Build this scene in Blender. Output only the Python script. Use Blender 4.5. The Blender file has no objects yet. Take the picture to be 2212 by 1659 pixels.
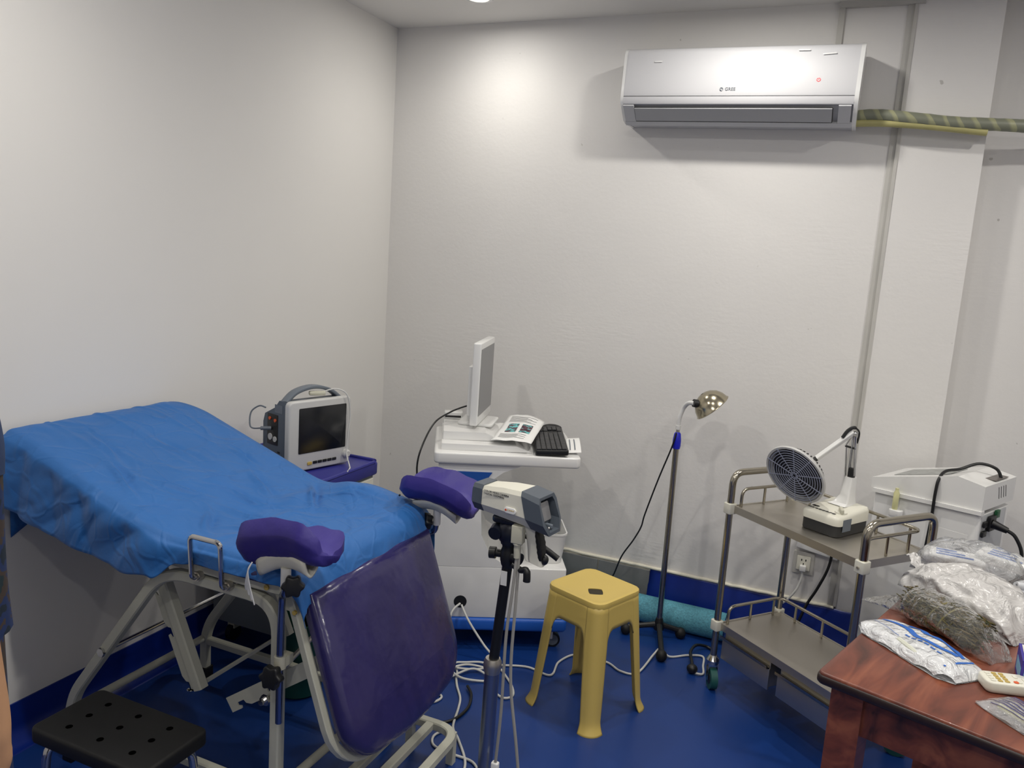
import bpy, bmesh, math, random
from mathutils import Vector, Matrix, noise
random.seed(7)
S = bpy.context.scene
C = S.collection
PI = math.pi

# ---------------------------------------------------------------- camera, world, light, exposure
CAM = Vector((2.1083, -3.3262, 1.5))
YAW, PITCH, ROLL, FPX = -0.4029, 0.1590, 0.0664, 1720.8
fw = Vector((math.sin(YAW)*math.cos(PITCH), math.cos(YAW)*math.cos(PITCH), -math.sin(PITCH)))
rt = Vector((math.cos(YAW), -math.sin(YAW), 0)); up = rt.cross(fw)
rt2 = rt*math.cos(ROLL)+up*math.sin(ROLL); up2 = up*math.cos(ROLL)-rt*math.sin(ROLL)
cd = bpy.data.cameras.new('camera'); cam = bpy.data.objects.new('camera', cd); C.objects.link(cam)
cd.sensor_width = 36; cd.lens = 36*FPX/2212; cd.clip_start = 0.02
cam.matrix_world = Matrix(((rt2.x, up2.x, -fw.x, CAM.x), (rt2.y, up2.y, -fw.y, CAM.y), (rt2.z, up2.z, -fw.z, CAM.z), (0, 0, 0, 1)))
S.camera = cam
w = bpy.data.worlds.new('world'); S.world = w; w.use_nodes = True
w.node_tree.nodes['Background'].inputs[0].default_value = (.8, .85, .9, 1)
w.node_tree.nodes['Background'].inputs[1].default_value = 0.05
S.view_settings.view_transform = 'Standard'; S.view_settings.look = 'None'
S.view_settings.gamma = 1; S.view_settings.use_curve_mapping = False
S.view_settings.exposure = -0.40
CEIL = 2.5
SPOT_W, SPREAD_W = 19.0, 8.5
DOWNLIGHTS = [(0.588, -0.350), (1.66, -0.62), (0.66, -2.15), (1.80, -2.15), (1.80, -3.7), (2.95, -0.9), (2.95, -2.15), (2.95, -3.7)]

# ---------------------------------------------------------------- materials
def lin(c): c = c/255; return c/12.92 if c <= .04045 else ((c+.055)/1.055)**2.4
def rgb(t): return (lin(t[0]), lin(t[1]), lin(t[2]), 1)
MATS = {}
def mat(name, col, rough=.5, metal=0, bump=None, var=None, emit=None, alpha=None, trans=0, spec=.5, coat=0, sheen=0):
    if name in MATS: return MATS[name]
    m = bpy.data.materials.new(name); m.use_nodes = True; nt = m.node_tree; N = nt.nodes; L = nt.links
    b = N['Principled BSDF']; b.inputs['Base Color'].default_value = rgb(col)
    b.inputs['Roughness'].default_value = rough; b.inputs['Metallic'].default_value = metal
    b.inputs['Specular IOR Level'].default_value = spec
    b.inputs['Coat Weight'].default_value = coat; b.inputs['Transmission Weight'].default_value = trans
    if sheen: b.inputs['Sheen Weight'].default_value = sheen
    if emit: b.inputs['Emission Color'].default_value = rgb(emit[0]); b.inputs['Emission Strength'].default_value = emit[1]
    if alpha is not None: b.inputs['Alpha'].default_value = alpha
    tc = None
    def coord():
        nonlocal tc
        if tc is None: tc = N.new('ShaderNodeTexCoord')
        return tc.outputs['Object']
    if var:
        sc, amt = var; n = N.new('ShaderNodeTexNoise'); n.inputs['Scale'].default_value = sc; n.inputs['Detail'].default_value = 5
        L.new(coord(), n.inputs['Vector']); r = N.new('ShaderNodeMapRange'); r.inputs[1].default_value = .3; r.inputs[2].default_value = .7
        r.inputs[3].default_value = 1-amt; r.inputs[4].default_value = 1+amt; L.new(n.outputs['Fac'], r.inputs[0])
        h = N.new('ShaderNodeHueSaturation'); h.inputs['Color'].default_value = rgb(col); L.new(r.outputs[0], h.inputs['Value']); L.new(h.outputs[0], b.inputs['Base Color'])
    if bump:
        prev = None
        for sc, st, di in bump:
            n = N.new('ShaderNodeTexNoise'); n.inputs['Scale'].default_value = sc; n.inputs['Detail'].default_value = 4; L.new(coord(), n.inputs['Vector'])
            bp = N.new('ShaderNodeBump'); bp.inputs['Strength'].default_value = st; bp.inputs['Distance'].default_value = di; L.new(n.outputs['Fac'], bp.inputs['Height'])
            if prev: L.new(prev.outputs[0], bp.inputs['Normal'])
            prev = bp
        L.new(prev.outputs[0], b.inputs['Normal'])
    MATS[name] = m; return m

def plaster_mat():
    m = mat('wall_paint', (226, 224, 221), .85, spec=.2, bump=[(55, .20, .003), (5, .18, .01)], var=(2.2, .015))
    nt = m.node_tree; N = nt.nodes; L = nt.links; b = N['Principled BSDF']
    # trowel marks: bands of fine horizontal ridges where a broad mask allows them
    tc = N.new('ShaderNodeTexCoord'); mp = N.new('ShaderNodeMapping'); mp.inputs['Scale'].default_value = (14, 14, 90); L.new(tc.outputs['Object'], mp.inputs[0])
    n1 = N.new('ShaderNodeTexNoise'); n1.inputs['Scale'].default_value = 1; n1.inputs['Detail'].default_value = 3; L.new(mp.outputs[0], n1.inputs['Vector'])
    n2 = N.new('ShaderNodeTexNoise'); n2.inputs['Scale'].default_value = 2.3; L.new(tc.outputs['Object'], n2.inputs['Vector'])
    mr = N.new('ShaderNodeMapRange'); mr.inputs[1].default_value = .57; mr.inputs[2].default_value = .75; L.new(n2.outputs['Fac'], mr.inputs[0])
    mu = N.new('ShaderNodeMath'); mu.operation = 'MULTIPLY'; L.new(n1.outputs['Fac'], mu.inputs[0]); L.new(mr.outputs[0], mu.inputs[1])
    bp = N.new('ShaderNodeBump'); bp.inputs['Strength'].default_value = .35; bp.inputs['Distance'].default_value = .004; L.new(mu.outputs[0], bp.inputs['Height'])
    old = b.inputs['Normal'].links[0].from_socket; L.new(old, bp.inputs['Normal']); L.new(bp.outputs[0], b.inputs['Normal'])
    # scuffs and chips in the paint
    v = N.new('ShaderNodeTexNoise'); v.inputs['Scale'].default_value = 26; v.inputs['Detail'].default_value = 2; L.new(tc.outputs['Object'], v.inputs['Vector'])
    r2 = N.new('ShaderNodeMapRange'); r2.inputs[1].default_value = .765; r2.inputs[2].default_value = .79; r2.inputs[3].default_value = 0; r2.inputs[4].default_value = .5; L.new(v.outputs['Fac'], r2.inputs[0])
    mx = N.new('ShaderNodeMixRGB'); src = b.inputs['Base Color'].links[0].from_socket
    L.new(src, mx.inputs[1]); mx.inputs[2].default_value = rgb((150, 146, 138)); L.new(r2.outputs[0], mx.inputs[0]); L.new(mx.outputs[0], b.inputs['Base Color'])
    return m
PLASTER = plaster_mat()
SMOOTHWALL = mat('wall_paint_smooth', (228, 226, 222), .8, spec=.2, bump=[(30, .06, .003)], var=(1.5, .01))
CEILM = mat('ceiling_paint', (226, 224, 220), .7, bump=[(20, .05, .003)])
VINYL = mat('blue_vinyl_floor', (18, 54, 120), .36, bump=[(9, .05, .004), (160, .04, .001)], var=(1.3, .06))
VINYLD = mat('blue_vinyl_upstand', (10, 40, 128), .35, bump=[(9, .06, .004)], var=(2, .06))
TILE = mat('grey_baseboard_tile', (118, 120, 120), .45, var=(14, .12))
CREAM = mat('cream_paint_edge', (226, 222, 205), .6, bump=[(60, .4, .004)])
GREYTRIM = mat('grey_trim', (190, 188, 182), .55, var=(9, .05))
WPLAST = mat('white_plastic', (226, 226, 224), .38)
WPLASTG = mat('white_gloss_plastic', (232, 232, 230), .2, coat=.2)
ACM = mat('white_ac_panel', (206, 206, 208), .5)
ACG = mat('grey_ac_outlet', (190, 191, 194), .4)
ACL = mat('grey_ac_louver', (168, 169, 172), .38)
DARK = mat('dark_gap', (30, 30, 32), .6)
BLACK = mat('black_plastic', (20, 21, 23), .42)
RUBBER = mat('black_rubber', (11, 11, 12), .6, bump=[(90, .12, .002)])
NAVYBLK = mat('navy_black_plastic', (24, 28, 40), .35)
CHROME = mat('chrome', (200, 200, 200), .16, 1)
STEEL = mat('brushed_steel', (196, 191, 182), .42, 1, bump=[(180, .05, .001)])
STEELTUBE = mat('stainless_tube', (176, 170, 156), .2, 1)
CHROMEB = mat('chrome_rod', (130, 140, 165), .22, 1)
CREAMMETAL = mat('cream_painted_metal', (188, 188, 174), .42, var=(8, .03))
CREAMDARK = mat('grey_painted_panel', (120, 126, 130), .5)
SHEET = mat('blue_nonwoven_sheet', (28, 98, 168), .6, bump=[(6, .35, .012), (20, .30, .008), (420, .12, .001)], var=(5, .05), sheen=.1)
def crease(m, scale, strength, dist=.35):
    nt = m.node_tree; N = nt.nodes; L = nt.links; b = N['Principled BSDF']
    tc = N.new('ShaderNodeTexCoord'); n = N.new('ShaderNodeTexNoise'); n.inputs['Scale'].default_value = 3.0; L.new(tc.outputs['Object'], n.inputs['Vector'])
    ml = N.new('ShaderNodeVectorMath'); ml.operation = 'MULTIPLY_ADD'; ml.inputs[1].default_value = (dist, dist, dist); L.new(n.outputs['Color'], ml.inputs[0]); L.new(tc.outputs['Object'], ml.inputs[2])
    prev = b.inputs['Normal'].links[0].from_socket
    for sc, st in ((scale, strength), (scale*2.7, strength*.45)):
        v = N.new('ShaderNodeTexVoronoi'); v.feature = 'DISTANCE_TO_EDGE'; v.inputs['Scale'].default_value = sc; L.new(ml.outputs[0], v.inputs['Vector'])
        r = N.new('ShaderNodeMapRange'); r.interpolation_type = 'SMOOTHSTEP'; r.inputs[1].default_value = 0; r.inputs[2].default_value = .10; r.inputs[3].default_value = 1; r.inputs[4].default_value = 0; L.new(v.outputs['Distance'], r.inputs[0])
        bp = N.new('ShaderNodeBump'); bp.inputs['Strength'].default_value = st; bp.inputs['Distance'].default_value = .006; L.new(r.outputs[0], bp.inputs['Height']); L.new(prev, bp.inputs['Normal']); prev = bp.outputs[0]
    L.new(prev, b.inputs['Normal'])
crease(SHEET, 4.2, .5)
PURPLE = mat('purple_leatherette', (46, 41, 92), .25, bump=[(4, .6, .03), (13, .25, .01)], coat=.1)
PURPLEC = mat('purple_cover_cloth', (58, 48, 132), .5, bump=[(14, .4, .012)])
NAVY = mat('navy_plastic_top', (42, 44, 128), .4)
CABBLUE = mat('blue_plastic_base', (30, 92, 190), .4)
PANELBLUE = mat('blue_panel', (26, 82, 166), .45)
YELLOW = mat('yellow_plastic', (208, 182, 100), .42, bump=[(300, .05, .001)], var=(3, .03))
DKYEL = mat('hole_shade', (48, 42, 26), .7)
LCDGREY = mat('grey_screen', (128, 128, 130), .3)
SCREEN = mat('dark_screen', (16, 19, 26), .16, spec=.7)
MONGREY = mat('monitor_slate_grey', (84, 94, 106), .45)
MONSILVER = mat('monitor_silver', (196, 196, 194), .38)
MIDGREY = mat('mid_grey_plastic', (104, 112, 122), .45)
HOODGREY = mat('hood_grey', (78, 86, 96), .4)
IVORY = mat('ivory_plastic', (222, 220, 206), .36)
CABLEW = mat('white_cable', (208, 208, 204), .45)
CABLEG = mat('grey_cable', (158, 156, 150), .45)
PAPER = mat('paper', (236, 236, 234), .7)
INK = mat('dark_ink', (40, 40, 46), .7)
BLUEINK = mat('blue_ink', (32, 96, 182), .5)
NAVYINK = mat('navy_ink', (48, 46, 110), .5)
TEAL = mat('teal_foam', (84, 150, 168), .7, bump=[(220, .6, .004)], var=(160, .25))
GREENB = mat('dark_green_plastic', (10, 58, 50), .35, var=(20, .2))
TEALRUB = mat('teal_wheel_rubber', (28, 84, 80), .5)
ORANGEM = mat('orange_mark', (214, 92, 48), .5)
REDM = mat('red_mark', (190, 40, 40), .4)
GREENM = mat('green_switch', (24, 84, 50), .4)
WARMPL = mat('warm_grey_plastic', (196, 194, 176), .45)
VIAL = mat('pale_yellow_vial', (214, 212, 160), .3)
VIOLET = mat('violet_sticker', (140, 40, 150), .5)
GOLD = mat('gold_print', (186, 160, 82), .4)
DEEPBLUE = mat('deep_blue_plastic', (24, 34, 190), .4)
SKIN = mat('skin', (196, 150, 112), .55, bump=[(120, .1, .002)])
HAIR = mat('black_hair', (22, 18, 16), .5)
BOXPURPLE = mat('box_purple', (54, 40, 140), .45)
BOXBLUE = mat('box_pale_blue', (120, 170, 200), .5)

def emission(name, col, s):
    m = bpy.data.materials.new(name); m.use_nodes = True; nt = m.node_tree; nt.nodes.clear()
    e = nt.nodes.new('ShaderNodeEmission'); e.inputs[0].default_value = rgb(col); e.inputs[1].default_value = s
    o = nt.nodes.new('ShaderNodeOutputMaterial'); nt.links.new(e.outputs[0], o.inputs[0]); return m
LAMPGLOW = emission('lamp_glow', (255, 246, 222), 14)
LEDRED = emission('red_led', (255, 110, 110), 1.6)

def film(name, tint, trans_amt, rough=.12, scale=26, strength=.9, fres=.2):
    m = bpy.data.materials.new(name); m.use_nodes = True; nt = m.node_tree; N = nt.nodes; L = nt.links
    b = N['Principled BSDF']; b.inputs['Base Color'].default_value = rgb(tint); b.inputs['Roughness'].default_value = rough
    b.inputs['Specular IOR Level'].default_value = .9
    tc = N.new('ShaderNodeTexCoord'); n = N.new('ShaderNodeTexNoise'); n.inputs['Scale'].default_value = scale; n.inputs['Detail'].default_value = 4
    n.inputs['Distortion'].default_value = 1.2
    L.new(tc.outputs['Object'], n.inputs['Vector']); bp = N.new('ShaderNodeBump'); bp.inputs['Strength'].default_value = strength; bp.inputs['Distance'].default_value = .02
    L.new(n.outputs['Fac'], bp.inputs['Height']); L.new(bp.outputs[0], b.inputs['Normal'])
    t = N.new('ShaderNodeBsdfTransparent'); t.inputs[0].default_value = (.97, .97, .97, 1); mx = N.new('ShaderNodeMixShader'); mx.inputs[0].default_value = 1-trans_amt
    g = N.new('ShaderNodeBsdfGlossy'); g.inputs['Roughness'].default_value = rough; L.new(bp.outputs[0], g.inputs['Normal'])
    lw = N.new('ShaderNodeLayerWeight'); lw.inputs[0].default_value = fres; L.new(bp.outputs[0], lw.inputs['Normal'])
    mx2 = N.new('ShaderNodeMixShader'); L.new(lw.outputs['Fresnel'], mx2.inputs[0])
    L.new(t.outputs[0], mx.inputs[1]); L.new(b.outputs[0], mx.inputs[2]); L.new(mx.outputs[0], mx2.inputs[1]); L.new(g.outputs[0], mx2.inputs[2])
    L.new(mx2.outputs[0], N['Material Output'].inputs[0]); return m
CLEARBAG = film('clear_plastic_film', (225, 225, 222), .90, .07, 34, .8, .12)
MILKBAG = film('milky_plastic_bag', (214, 212, 210), .16, .3, 16, .8)
HAZEBAG = film('hazy_plastic_film', (222, 224, 226), .66, .12, 24, .8, .15)

def wood():
    m = bpy.data.materials.new('red_stained_wood'); m.use_nodes = True; nt = m.node_tree; N = nt.nodes; L = nt.links; b = N['Principled BSDF']
    tc = N.new('ShaderNodeTexCoord'); mp = N.new('ShaderNodeMapping'); mp.inputs['Scale'].default_value = (9, 1.3, 9); L.new(tc.outputs['Object'], mp.inputs[0])
    n = N.new('ShaderNodeTexNoise'); n.inputs['Scale'].default_value = 1.6; n.inputs['Detail'].default_value = 6; n.inputs['Distortion'].default_value = 1.6; L.new(mp.outputs[0], n.inputs['Vector'])
    r = N.new('ShaderNodeValToRGB'); e = r.color_ramp.elements; e[0].position = .28; e[0].color = rgb((64, 38, 32)); e[1].position = .68; e[1].color = rgb((140, 82, 60))
    k = r.color_ramp.elements.new(.48); k.color = rgb((112, 60, 46)); L.new(n.outputs['Fac'], r.inputs[0]); L.new(r.outputs[0], b.inputs['Base Color'])
    b.inputs['Roughness'].default_value = .33; b.inputs['Coat Weight'].default_value = .12
    bp = N.new('ShaderNodeBump'); bp.inputs['Strength'].default_value = .12; bp.inputs['Distance'].default_value = .004; L.new(n.outputs['Fac'], bp.inputs['Height']); L.new(bp.outputs[0], b.inputs['Normal']); return m
WOOD = wood()
WOODEDGE = mat('dark_wood_edge', (40, 27, 25), .4, var=(8, .2))

def stripes(name, a, c, scale, axis=(1, 0, 0), dist=0.0, lo=.45, hi=.55, rough=.45):
    m = bpy.data.materials.new(name); m.use_nodes = True; nt = m.node_tree; N = nt.nodes; L = nt.links; b = N['Principled BSDF']
    tc = N.new('ShaderNodeTexCoord'); vm = N.new('ShaderNodeVectorMath'); vm.operation = 'DOT_PRODUCT'; vm.inputs[1].default_value = axis; L.new(tc.outputs['Object'], vm.inputs[0])
    nz = N.new('ShaderNodeTexNoise'); nz.inputs['Scale'].default_value = 9; L.new(tc.outputs['Object'], nz.inputs['Vector'])
    ad = N.new('ShaderNodeMath'); ad.operation = 'MULTIPLY_ADD'; ad.inputs[1].default_value = dist; L.new(nz.outputs['Fac'], ad.inputs[0]); L.new(vm.outputs['Value'], ad.inputs[2])
    mu = N.new('ShaderNodeMath'); mu.operation = 'MULTIPLY'; mu.inputs[1].default_value = scale; L.new(ad.outputs[0], mu.inputs[0])
    fr = N.new('ShaderNodeMath'); fr.operation = 'FRACT'; L.new(mu.outputs[0], fr.inputs[0])
    r = N.new('ShaderNodeValToRGB'); e = r.color_ramp.elements; e[0].position = lo; e[0].color = rgb(a); e[1].position = hi; e[1].color = rgb(c)
    L.new(fr.outputs[0], r.inputs[0]); L.new(r.outputs[0], b.inputs['Base Color']); b.inputs['Roughness'].default_value = rough; return m
TAPE = stripes('green_grey_wrap_tape', (124, 127, 110), (158, 158, 124), 20, (1, .25, .55), .05, .60, .78)
DRAIN = mat('yellowed_drain_tube', (170, 164, 110), .45, var=(12, .1))

def patchwork(name, cols, scale):
    m = bpy.data.materials.new(name); m.use_nodes = True; nt = m.node_tree; N = nt.nodes; L = nt.links; b = N['Principled BSDF']
    tc = N.new('ShaderNodeTexCoord'); v = N.new('ShaderNodeTexNoise'); v.inputs['Scale'].default_value = scale; v.inputs['Detail'].default_value = 3; L.new(tc.outputs['Object'], v.inputs['Vector'])
    r = N.new('ShaderNodeValToRGB'); r.color_ramp.interpolation = 'CONSTANT' if len(cols) > 2 else 'LINEAR'
    e = r.color_ramp.elements; e[0].position = 0; e[0].color = rgb(cols[0]); e[1].position = .62; e[1].color = rgb(cols[-1])
    for i, c in enumerate(cols[1:-1]): k = e.new(.40+.22*i/max(1, len(cols)-2)); k.color = rgb(c)
    L.new(v.outputs['Fac'], r.inputs[0]); L.new(r.outputs[0], b.inputs['Base Color']); b.inputs['Roughness'].default_value = .8; return m
DRESS = patchwork('navy_patterned_cloth', [(14, 30, 44), (22, 42, 84), (60, 48, 40), (18, 40, 46)], 22)
SLEEVE = mat('blue_sleeve_cloth', (38, 56, 90), .8)
HERB = patchwork('dried_herb', [(44, 38, 20), (84, 78, 44), (104, 88, 50), (48, 56, 30)], 40)
WHITETUBES = mat('white_pads', (206, 208, 212), .5)

# ---------------------------------------------------------------- mesh helpers
def T(x, y, z): return Matrix.Translation((x, y, z))
def Rz(a): return Matrix.Rotation(a, 4, 'Z')
def frame(o, x, z):
    """matrix with origin o, local X along x, local Z close to z"""
    x = Vector(x).normalized(); z = Vector(z); y = z.cross(x).normalized(); z = x.cross(y)
    return Matrix(((x.x, y.x, z.x, o[0]), (x.y, y.y, z.y, o[1]), (x.z, y.z, z.z, o[2]), (0, 0, 0, 1)))
def zframe(o, z, hint=(0, 0, 1)):
    z = Vector(z).normalized(); h = Vector(hint)
    if abs(z.dot(h.normalized())) > .98: h = Vector((1, 0, 0))
    x = h.cross(z).normalized(); y = z.cross(x)
    return Matrix(((x.x, y.x, z.x, o[0]), (x.y, y.y, z.y, o[1]), (x.z, y.z, z.z, o[2]), (0, 0, 0, 1)))
def catmull(p, n=8, closed=False):
    p = [Vector(a) for a in p]; out = []; m = len(p)
    rng = range(m) if closed else range(m-1)
    for i in rng:
        if closed: a, b, c, d = p[i-1], p[i], p[(i+1) % m], p[(i+2) % m]
        else: a, b, c, d = p[max(i-1, 0)], p[i], p[i+1], p[min(i+2, m-1)]
        for k in range(n):
            t = k/n
            out.append(.5*((2*b)+(c-a)*t+(2*a-5*b+4*c-d)*t*t+(3*b-a-3*c+d)*t**3))
    if not closed: out.append(p[-1].copy())
    return out
def bend(pts, r, n=5):
    """polyline with rounded corners"""
    p = [Vector(a) for a in pts]; out = [p[0]]
    for i in range(1, len(p)-1):
        a, b, c = p[i-1], p[i], p[i+1]; d1 = (a-b); d2 = (c-b)
        rr = min(r, d1.length*.49, d2.length*.49); s = b+d1.normalized()*rr; e = b+d2.normalized()*rr
        for k in range(n+1):
            t = k/n; out.append(s*(1-t)**2+b*2*t*(1-t)+e*t*t)
    out.append(p[-1]); return out
def rrect(wd, ht, r, n=4):
    o = []
    for cx, cy, a0 in ((wd/2-r, ht/2-r, 0), (-wd/2+r, ht/2-r, PI/2), (-wd/2+r, -ht/2+r, PI), (wd/2-r, -ht/2+r, 1.5*PI)):
        for k in range(n+1):
            a = a0+PI/2*k/n; o.append((cx+r*math.cos(a), cy+r*math.sin(a)))
    return o
def circ(r, n=24, ry=None): return [(r*math.cos(2*PI*k/n), (ry or r)*math.sin(2*PI*k/n)) for k in range(n)]
def inset(poly, d):
    n = len(poly); o = []
    for i in range(n):
        ax, ay = poly[i-1]; bx, by = poly[i]; cx, cy = poly[(i+1) % n]
        e1 = Vector((bx-ax, by-ay)); e2 = Vector((cx-bx, cy-by))
        e1 = e1.normalized() if e1.length > 1e-9 else Vector((0, 0)); e2 = e2.normalized() if e2.length > 1e-9 else Vector((0, 0))
        n1 = Vector((-e1.y, e1.x)); n2 = Vector((-e2.y, e2.x)); m = n1+n2
        if m.length < 1e-6: m = n1
        m.normalize(); k = max(.35, m.dot(n1) if n1.length else 1)
        o.append((bx+m.x*d/k, by+m.y*d/k))
    return o

class MB:
    def __init__(s): s.v = []; s.f = []; s.mi = []; s.cur = 0
    def add(s, v, f, M=None):
        b = len(s.v)
        s.v += [(M @ Vector(a)) if M else Vector(a) for a in v]
        s.f += [[i+b for i in q] for q in f]; s.mi += [s.cur]*len(f); return s
    def box(s, x0, x1, y0, y1, z0, z1, M=None):
        v = [(x0, y0, z0), (x1, y0, z0), (x1, y1, z0), (x0, y1, z0), (x0, y0, z1), (x1, y0, z1), (x1, y1, z1), (x0, y1, z1)]
        return s.add(v, [(0, 3, 2, 1), (4, 5, 6, 7), (0, 1, 5, 4), (1, 2, 6, 5), (2, 3, 7, 6), (3, 0, 4, 7)], M)
    def rings(s, rs, M=None, cap0=True, cap1=True, closed=True):
        n = len(rs[0]); v = [p for r in rs for p in r]; f = []
        for i in range(len(rs)-1):
            for k in range(n if closed else n-1):
                a = i*n+k; b = i*n+(k+1) % n; f.append((a, b, b+n, a+n))
        if cap0: f.append(tuple(range(n-1, -1, -1)))
        if cap1: f.append(tuple((len(rs)-1)*n+k for k in range(n)))
        return s.add(v, f, M)
    def slab(s, poly, z0, z1, r=0, rb=0, M=None, seg=3):
        """poly is counter-clockwise in XY; top edge rounded r, bottom edge rounded rb"""
        R = []
        if rb:
            for k in range(seg+1):
                a = PI/2*k/seg; R.append([(x, y, z0+rb*(1-math.sin(a))) for x, y in inset(poly, rb*(1-math.cos(PI/2-a)) if 0 else rb*(1-math.sin(PI/2-a)))])
            R = []
            for k in range(seg+1):
                a = PI/2*k/seg; R.append([(x, y, z0+rb*(1-math.cos(a))) for x, y in inset(poly, rb*(1-math.sin(a)))])
        else: R.append([(x, y, z0) for x, y in poly])
        if r:
            for k in range(seg+1):
                a = PI/2*k/seg; R.append([(x, y, z1-r*(1-math.sin(a))) for x, y in inset(poly, r*(1-math.cos(a)))])
        else: R.append([(x, y, z1) for x, y in poly])
        return s.rings(R, M)
    def rbox(s, x0, x1, y0, y1, z0, z1, r=.01, er=None, M=None, n=4):
        er = r*.5 if er is None else er
        p = [(x+(x0+x1)/2, y+(y0+y1)/2) for x, y in rrect(x1-x0, y1-y0, r, n)]
        return s.slab(p, z0, z1, er, er, M)
    def cyl(s, p0, p1, r0, r1=None, n=16, cap=True):
        p0 = Vector(p0); p1 = Vector(p1); r1 = r0 if r1 is None else r1; M = zframe(p0, p1-p0); h = (p1-p0).length
        return s.rings([[(r0*math.cos(2*PI*k/n), r0*math.sin(2*PI*k/n), 0) for k in range(n)], [(r1*math.cos(2*PI*k/n), r1*math.sin(2*PI*k/n), h) for k in range(n)]], M, cap, cap)
    def lathe(s, prof, M=None, n=28, cap0=True, cap1=True):
        return s.rings([[(r*math.cos(2*PI*k/n), r*math.sin(2*PI*k/n), z) for k in range(n)] for r, z in prof], M, cap0, cap1)
    def tube(s, pts, r, n=10, cap=True, sq=None, upv=None):
        """sweep a circle (or rectangle sq=(w,h)) along pts; r may be a list"""
        P = [Vector(a) for a in pts]
        Q = [P[0]]
        for a in P[1:]:
            if (a-Q[-1]).length > 1e-5: Q.append(a)
        P = Q; m = len(P); t = []
        for i in range(m):
            d = (P[min(i+1, m-1)]-P[max(i-1, 0)]); t.append(d.normalized())
        h = Vector(upv) if upv else (Vector((0, 0, 1)) if abs(t[0].z) < .9 else Vector((1, 0, 0)))
        x = h.cross(t[0]).normalized(); R = []
        for i in range(m):
            if i:
                if upv: x = Vector(upv).cross(t[i]).normalized()
                else:
                    x = x-t[i]*x.dot(t[i]); x = x.normalized()
            y = t[i].cross(x); rr = r[min(i, len(r)-1)] if isinstance(r, (list, tuple)) else r
            if sq:
                a, b = sq[0]/2, sq[1]/2; c = min(a, b)*.25
                prof = [(a-c, -b), (a, -b+c), (a, b-c), (a-c, b), (-a+c, b), (-a, b-c), (-a, -b+c), (-a+c, -b)]
            else: prof = circ(rr, n)
            R.append([P[i]+x*u+y*v for u, v in prof])
        return s.rings(R, None, cap, cap)
    def grid(s, nu, nv, fn, cu=False, cv=False, M=None):
        v = [fn(i/(nu if cu else nu-1), j/(nv if cv else nv-1)) for i in range(nu) for j in range(nv)]; f = []
        for i in range(nu if cu else nu-1):
            for j in range(nv if cv else nv-1):
                a = i*nv+j; b = ((i+1) % nu)*nv+j; c = ((i+1) % nu)*nv+(j+1) % nv; d = i*nv+(j+1) % nv
                f.append((a, b, c, d))
        return s.add(v, f, M)
    def ball(s, c, rx, ry=None, rz=None, n=14, m=9, M=None):
        ry = ry or rx; rz = rz or rx
        R = []
        for i in range(1, m):
            a = PI*i/m; R.append([(c[0]+rx*math.sin(a)*math.cos(2*PI*k/n), c[1]+ry*math.sin(a)*math.sin(2*PI*k/n), c[2]-rz*math.cos(a)) for k in range(n)])
        return s.rings(R, M)

def rootmat(o):
    M = Matrix.Identity(4)
    while o is not None: M = o.matrix_basis @ M; o = o.parent
    return M
def build(name, mb, m, parent=None, world=False, smooth=35, label=None, kind=None):
    me = bpy.data.meshes.new(name); v = mb.v
    if world and parent is not None:
        I = rootmat(parent).inverted(); v = [I @ a for a in v]
    me.from_pydata([tuple(a) for a in v], [], mb.f)
    ms = m if isinstance(m, (list, tuple)) else [m]
    for a in ms: me.materials.append(a)
    if len(ms) > 1: me.polygons.foreach_set('material_index', mb.mi)
    bm = bmesh.new(); bm.from_mesh(me); bmesh.ops.recalc_face_normals(bm, faces=bm.faces); bm.to_mesh(me); bm.free()
    me.shade_smooth()
    if smooth is not None: me.set_sharp_from_angle(angle=math.radians(smooth))
    o = bpy.data.objects.new(name, me); C.objects.link(o); o.parent = parent
    if label: o['label'] = label
    if kind: o['kind'] = kind
    return o
def tag(o, label, cat=None, group=None, kind=None):
    o['label'] = label
    if cat: o['category'] = cat
    if group: o['group'] = group
    if kind: o['kind'] = kind
    return o
def thing(name, label, cat, loc, rz=0, group=None):
    o = bpy.data.objects.new(name, None); C.objects.link(o); o.empty_display_size = .05
    o.location = loc; o.rotation_euler = (0, 0, rz); o.matrix_basis = T(*loc) @ Rz(rz)
    return tag(o, label, cat, group)
def struct(name, mb, m, label, parent=None, smooth=35):
    o = build(name, mb, m, parent, smooth=smooth); o['kind'] = 'structure'; o['label'] = label; return o
def text(name, body, size, M, m, parent=None, world=False, depth=.0006, align='CENTER'):
    cu = bpy.data.curves.new(name, 'FONT'); cu.body = body; cu.size = size; cu.extrude = depth; cu.align_x = align; cu.align_y = 'CENTER'; cu.resolution_u = 3
    o = bpy.data.objects.new(name, cu); C.objects.link(o); bpy.context.view_layer.update()
    me = bpy.data.meshes.new_from_object(o.evaluated_get(bpy.context.evaluated_depsgraph_get())); bpy.data.objects.remove(o)
    if world and parent is not None: M = rootmat(parent).inverted() @ M
    me.transform(M); me.materials.clear(); me.materials.append(m); me.name = name
    o = bpy.data.objects.new(name, me); C.objects.link(o); o.parent = parent; return o
def nz(x, y=0, z=0): return noise.noise(Vector((x, y, z)))
def interp(pts, x):
    if x <= pts[0][0]: return pts[0][1]
    for (a, b), (c, d) in zip(pts, pts[1:]):
        if x <= c: t = (x-a)/(c-a); t = t*t*(3-2*t); return b+(d-b)*t
    return pts[-1][1]

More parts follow.
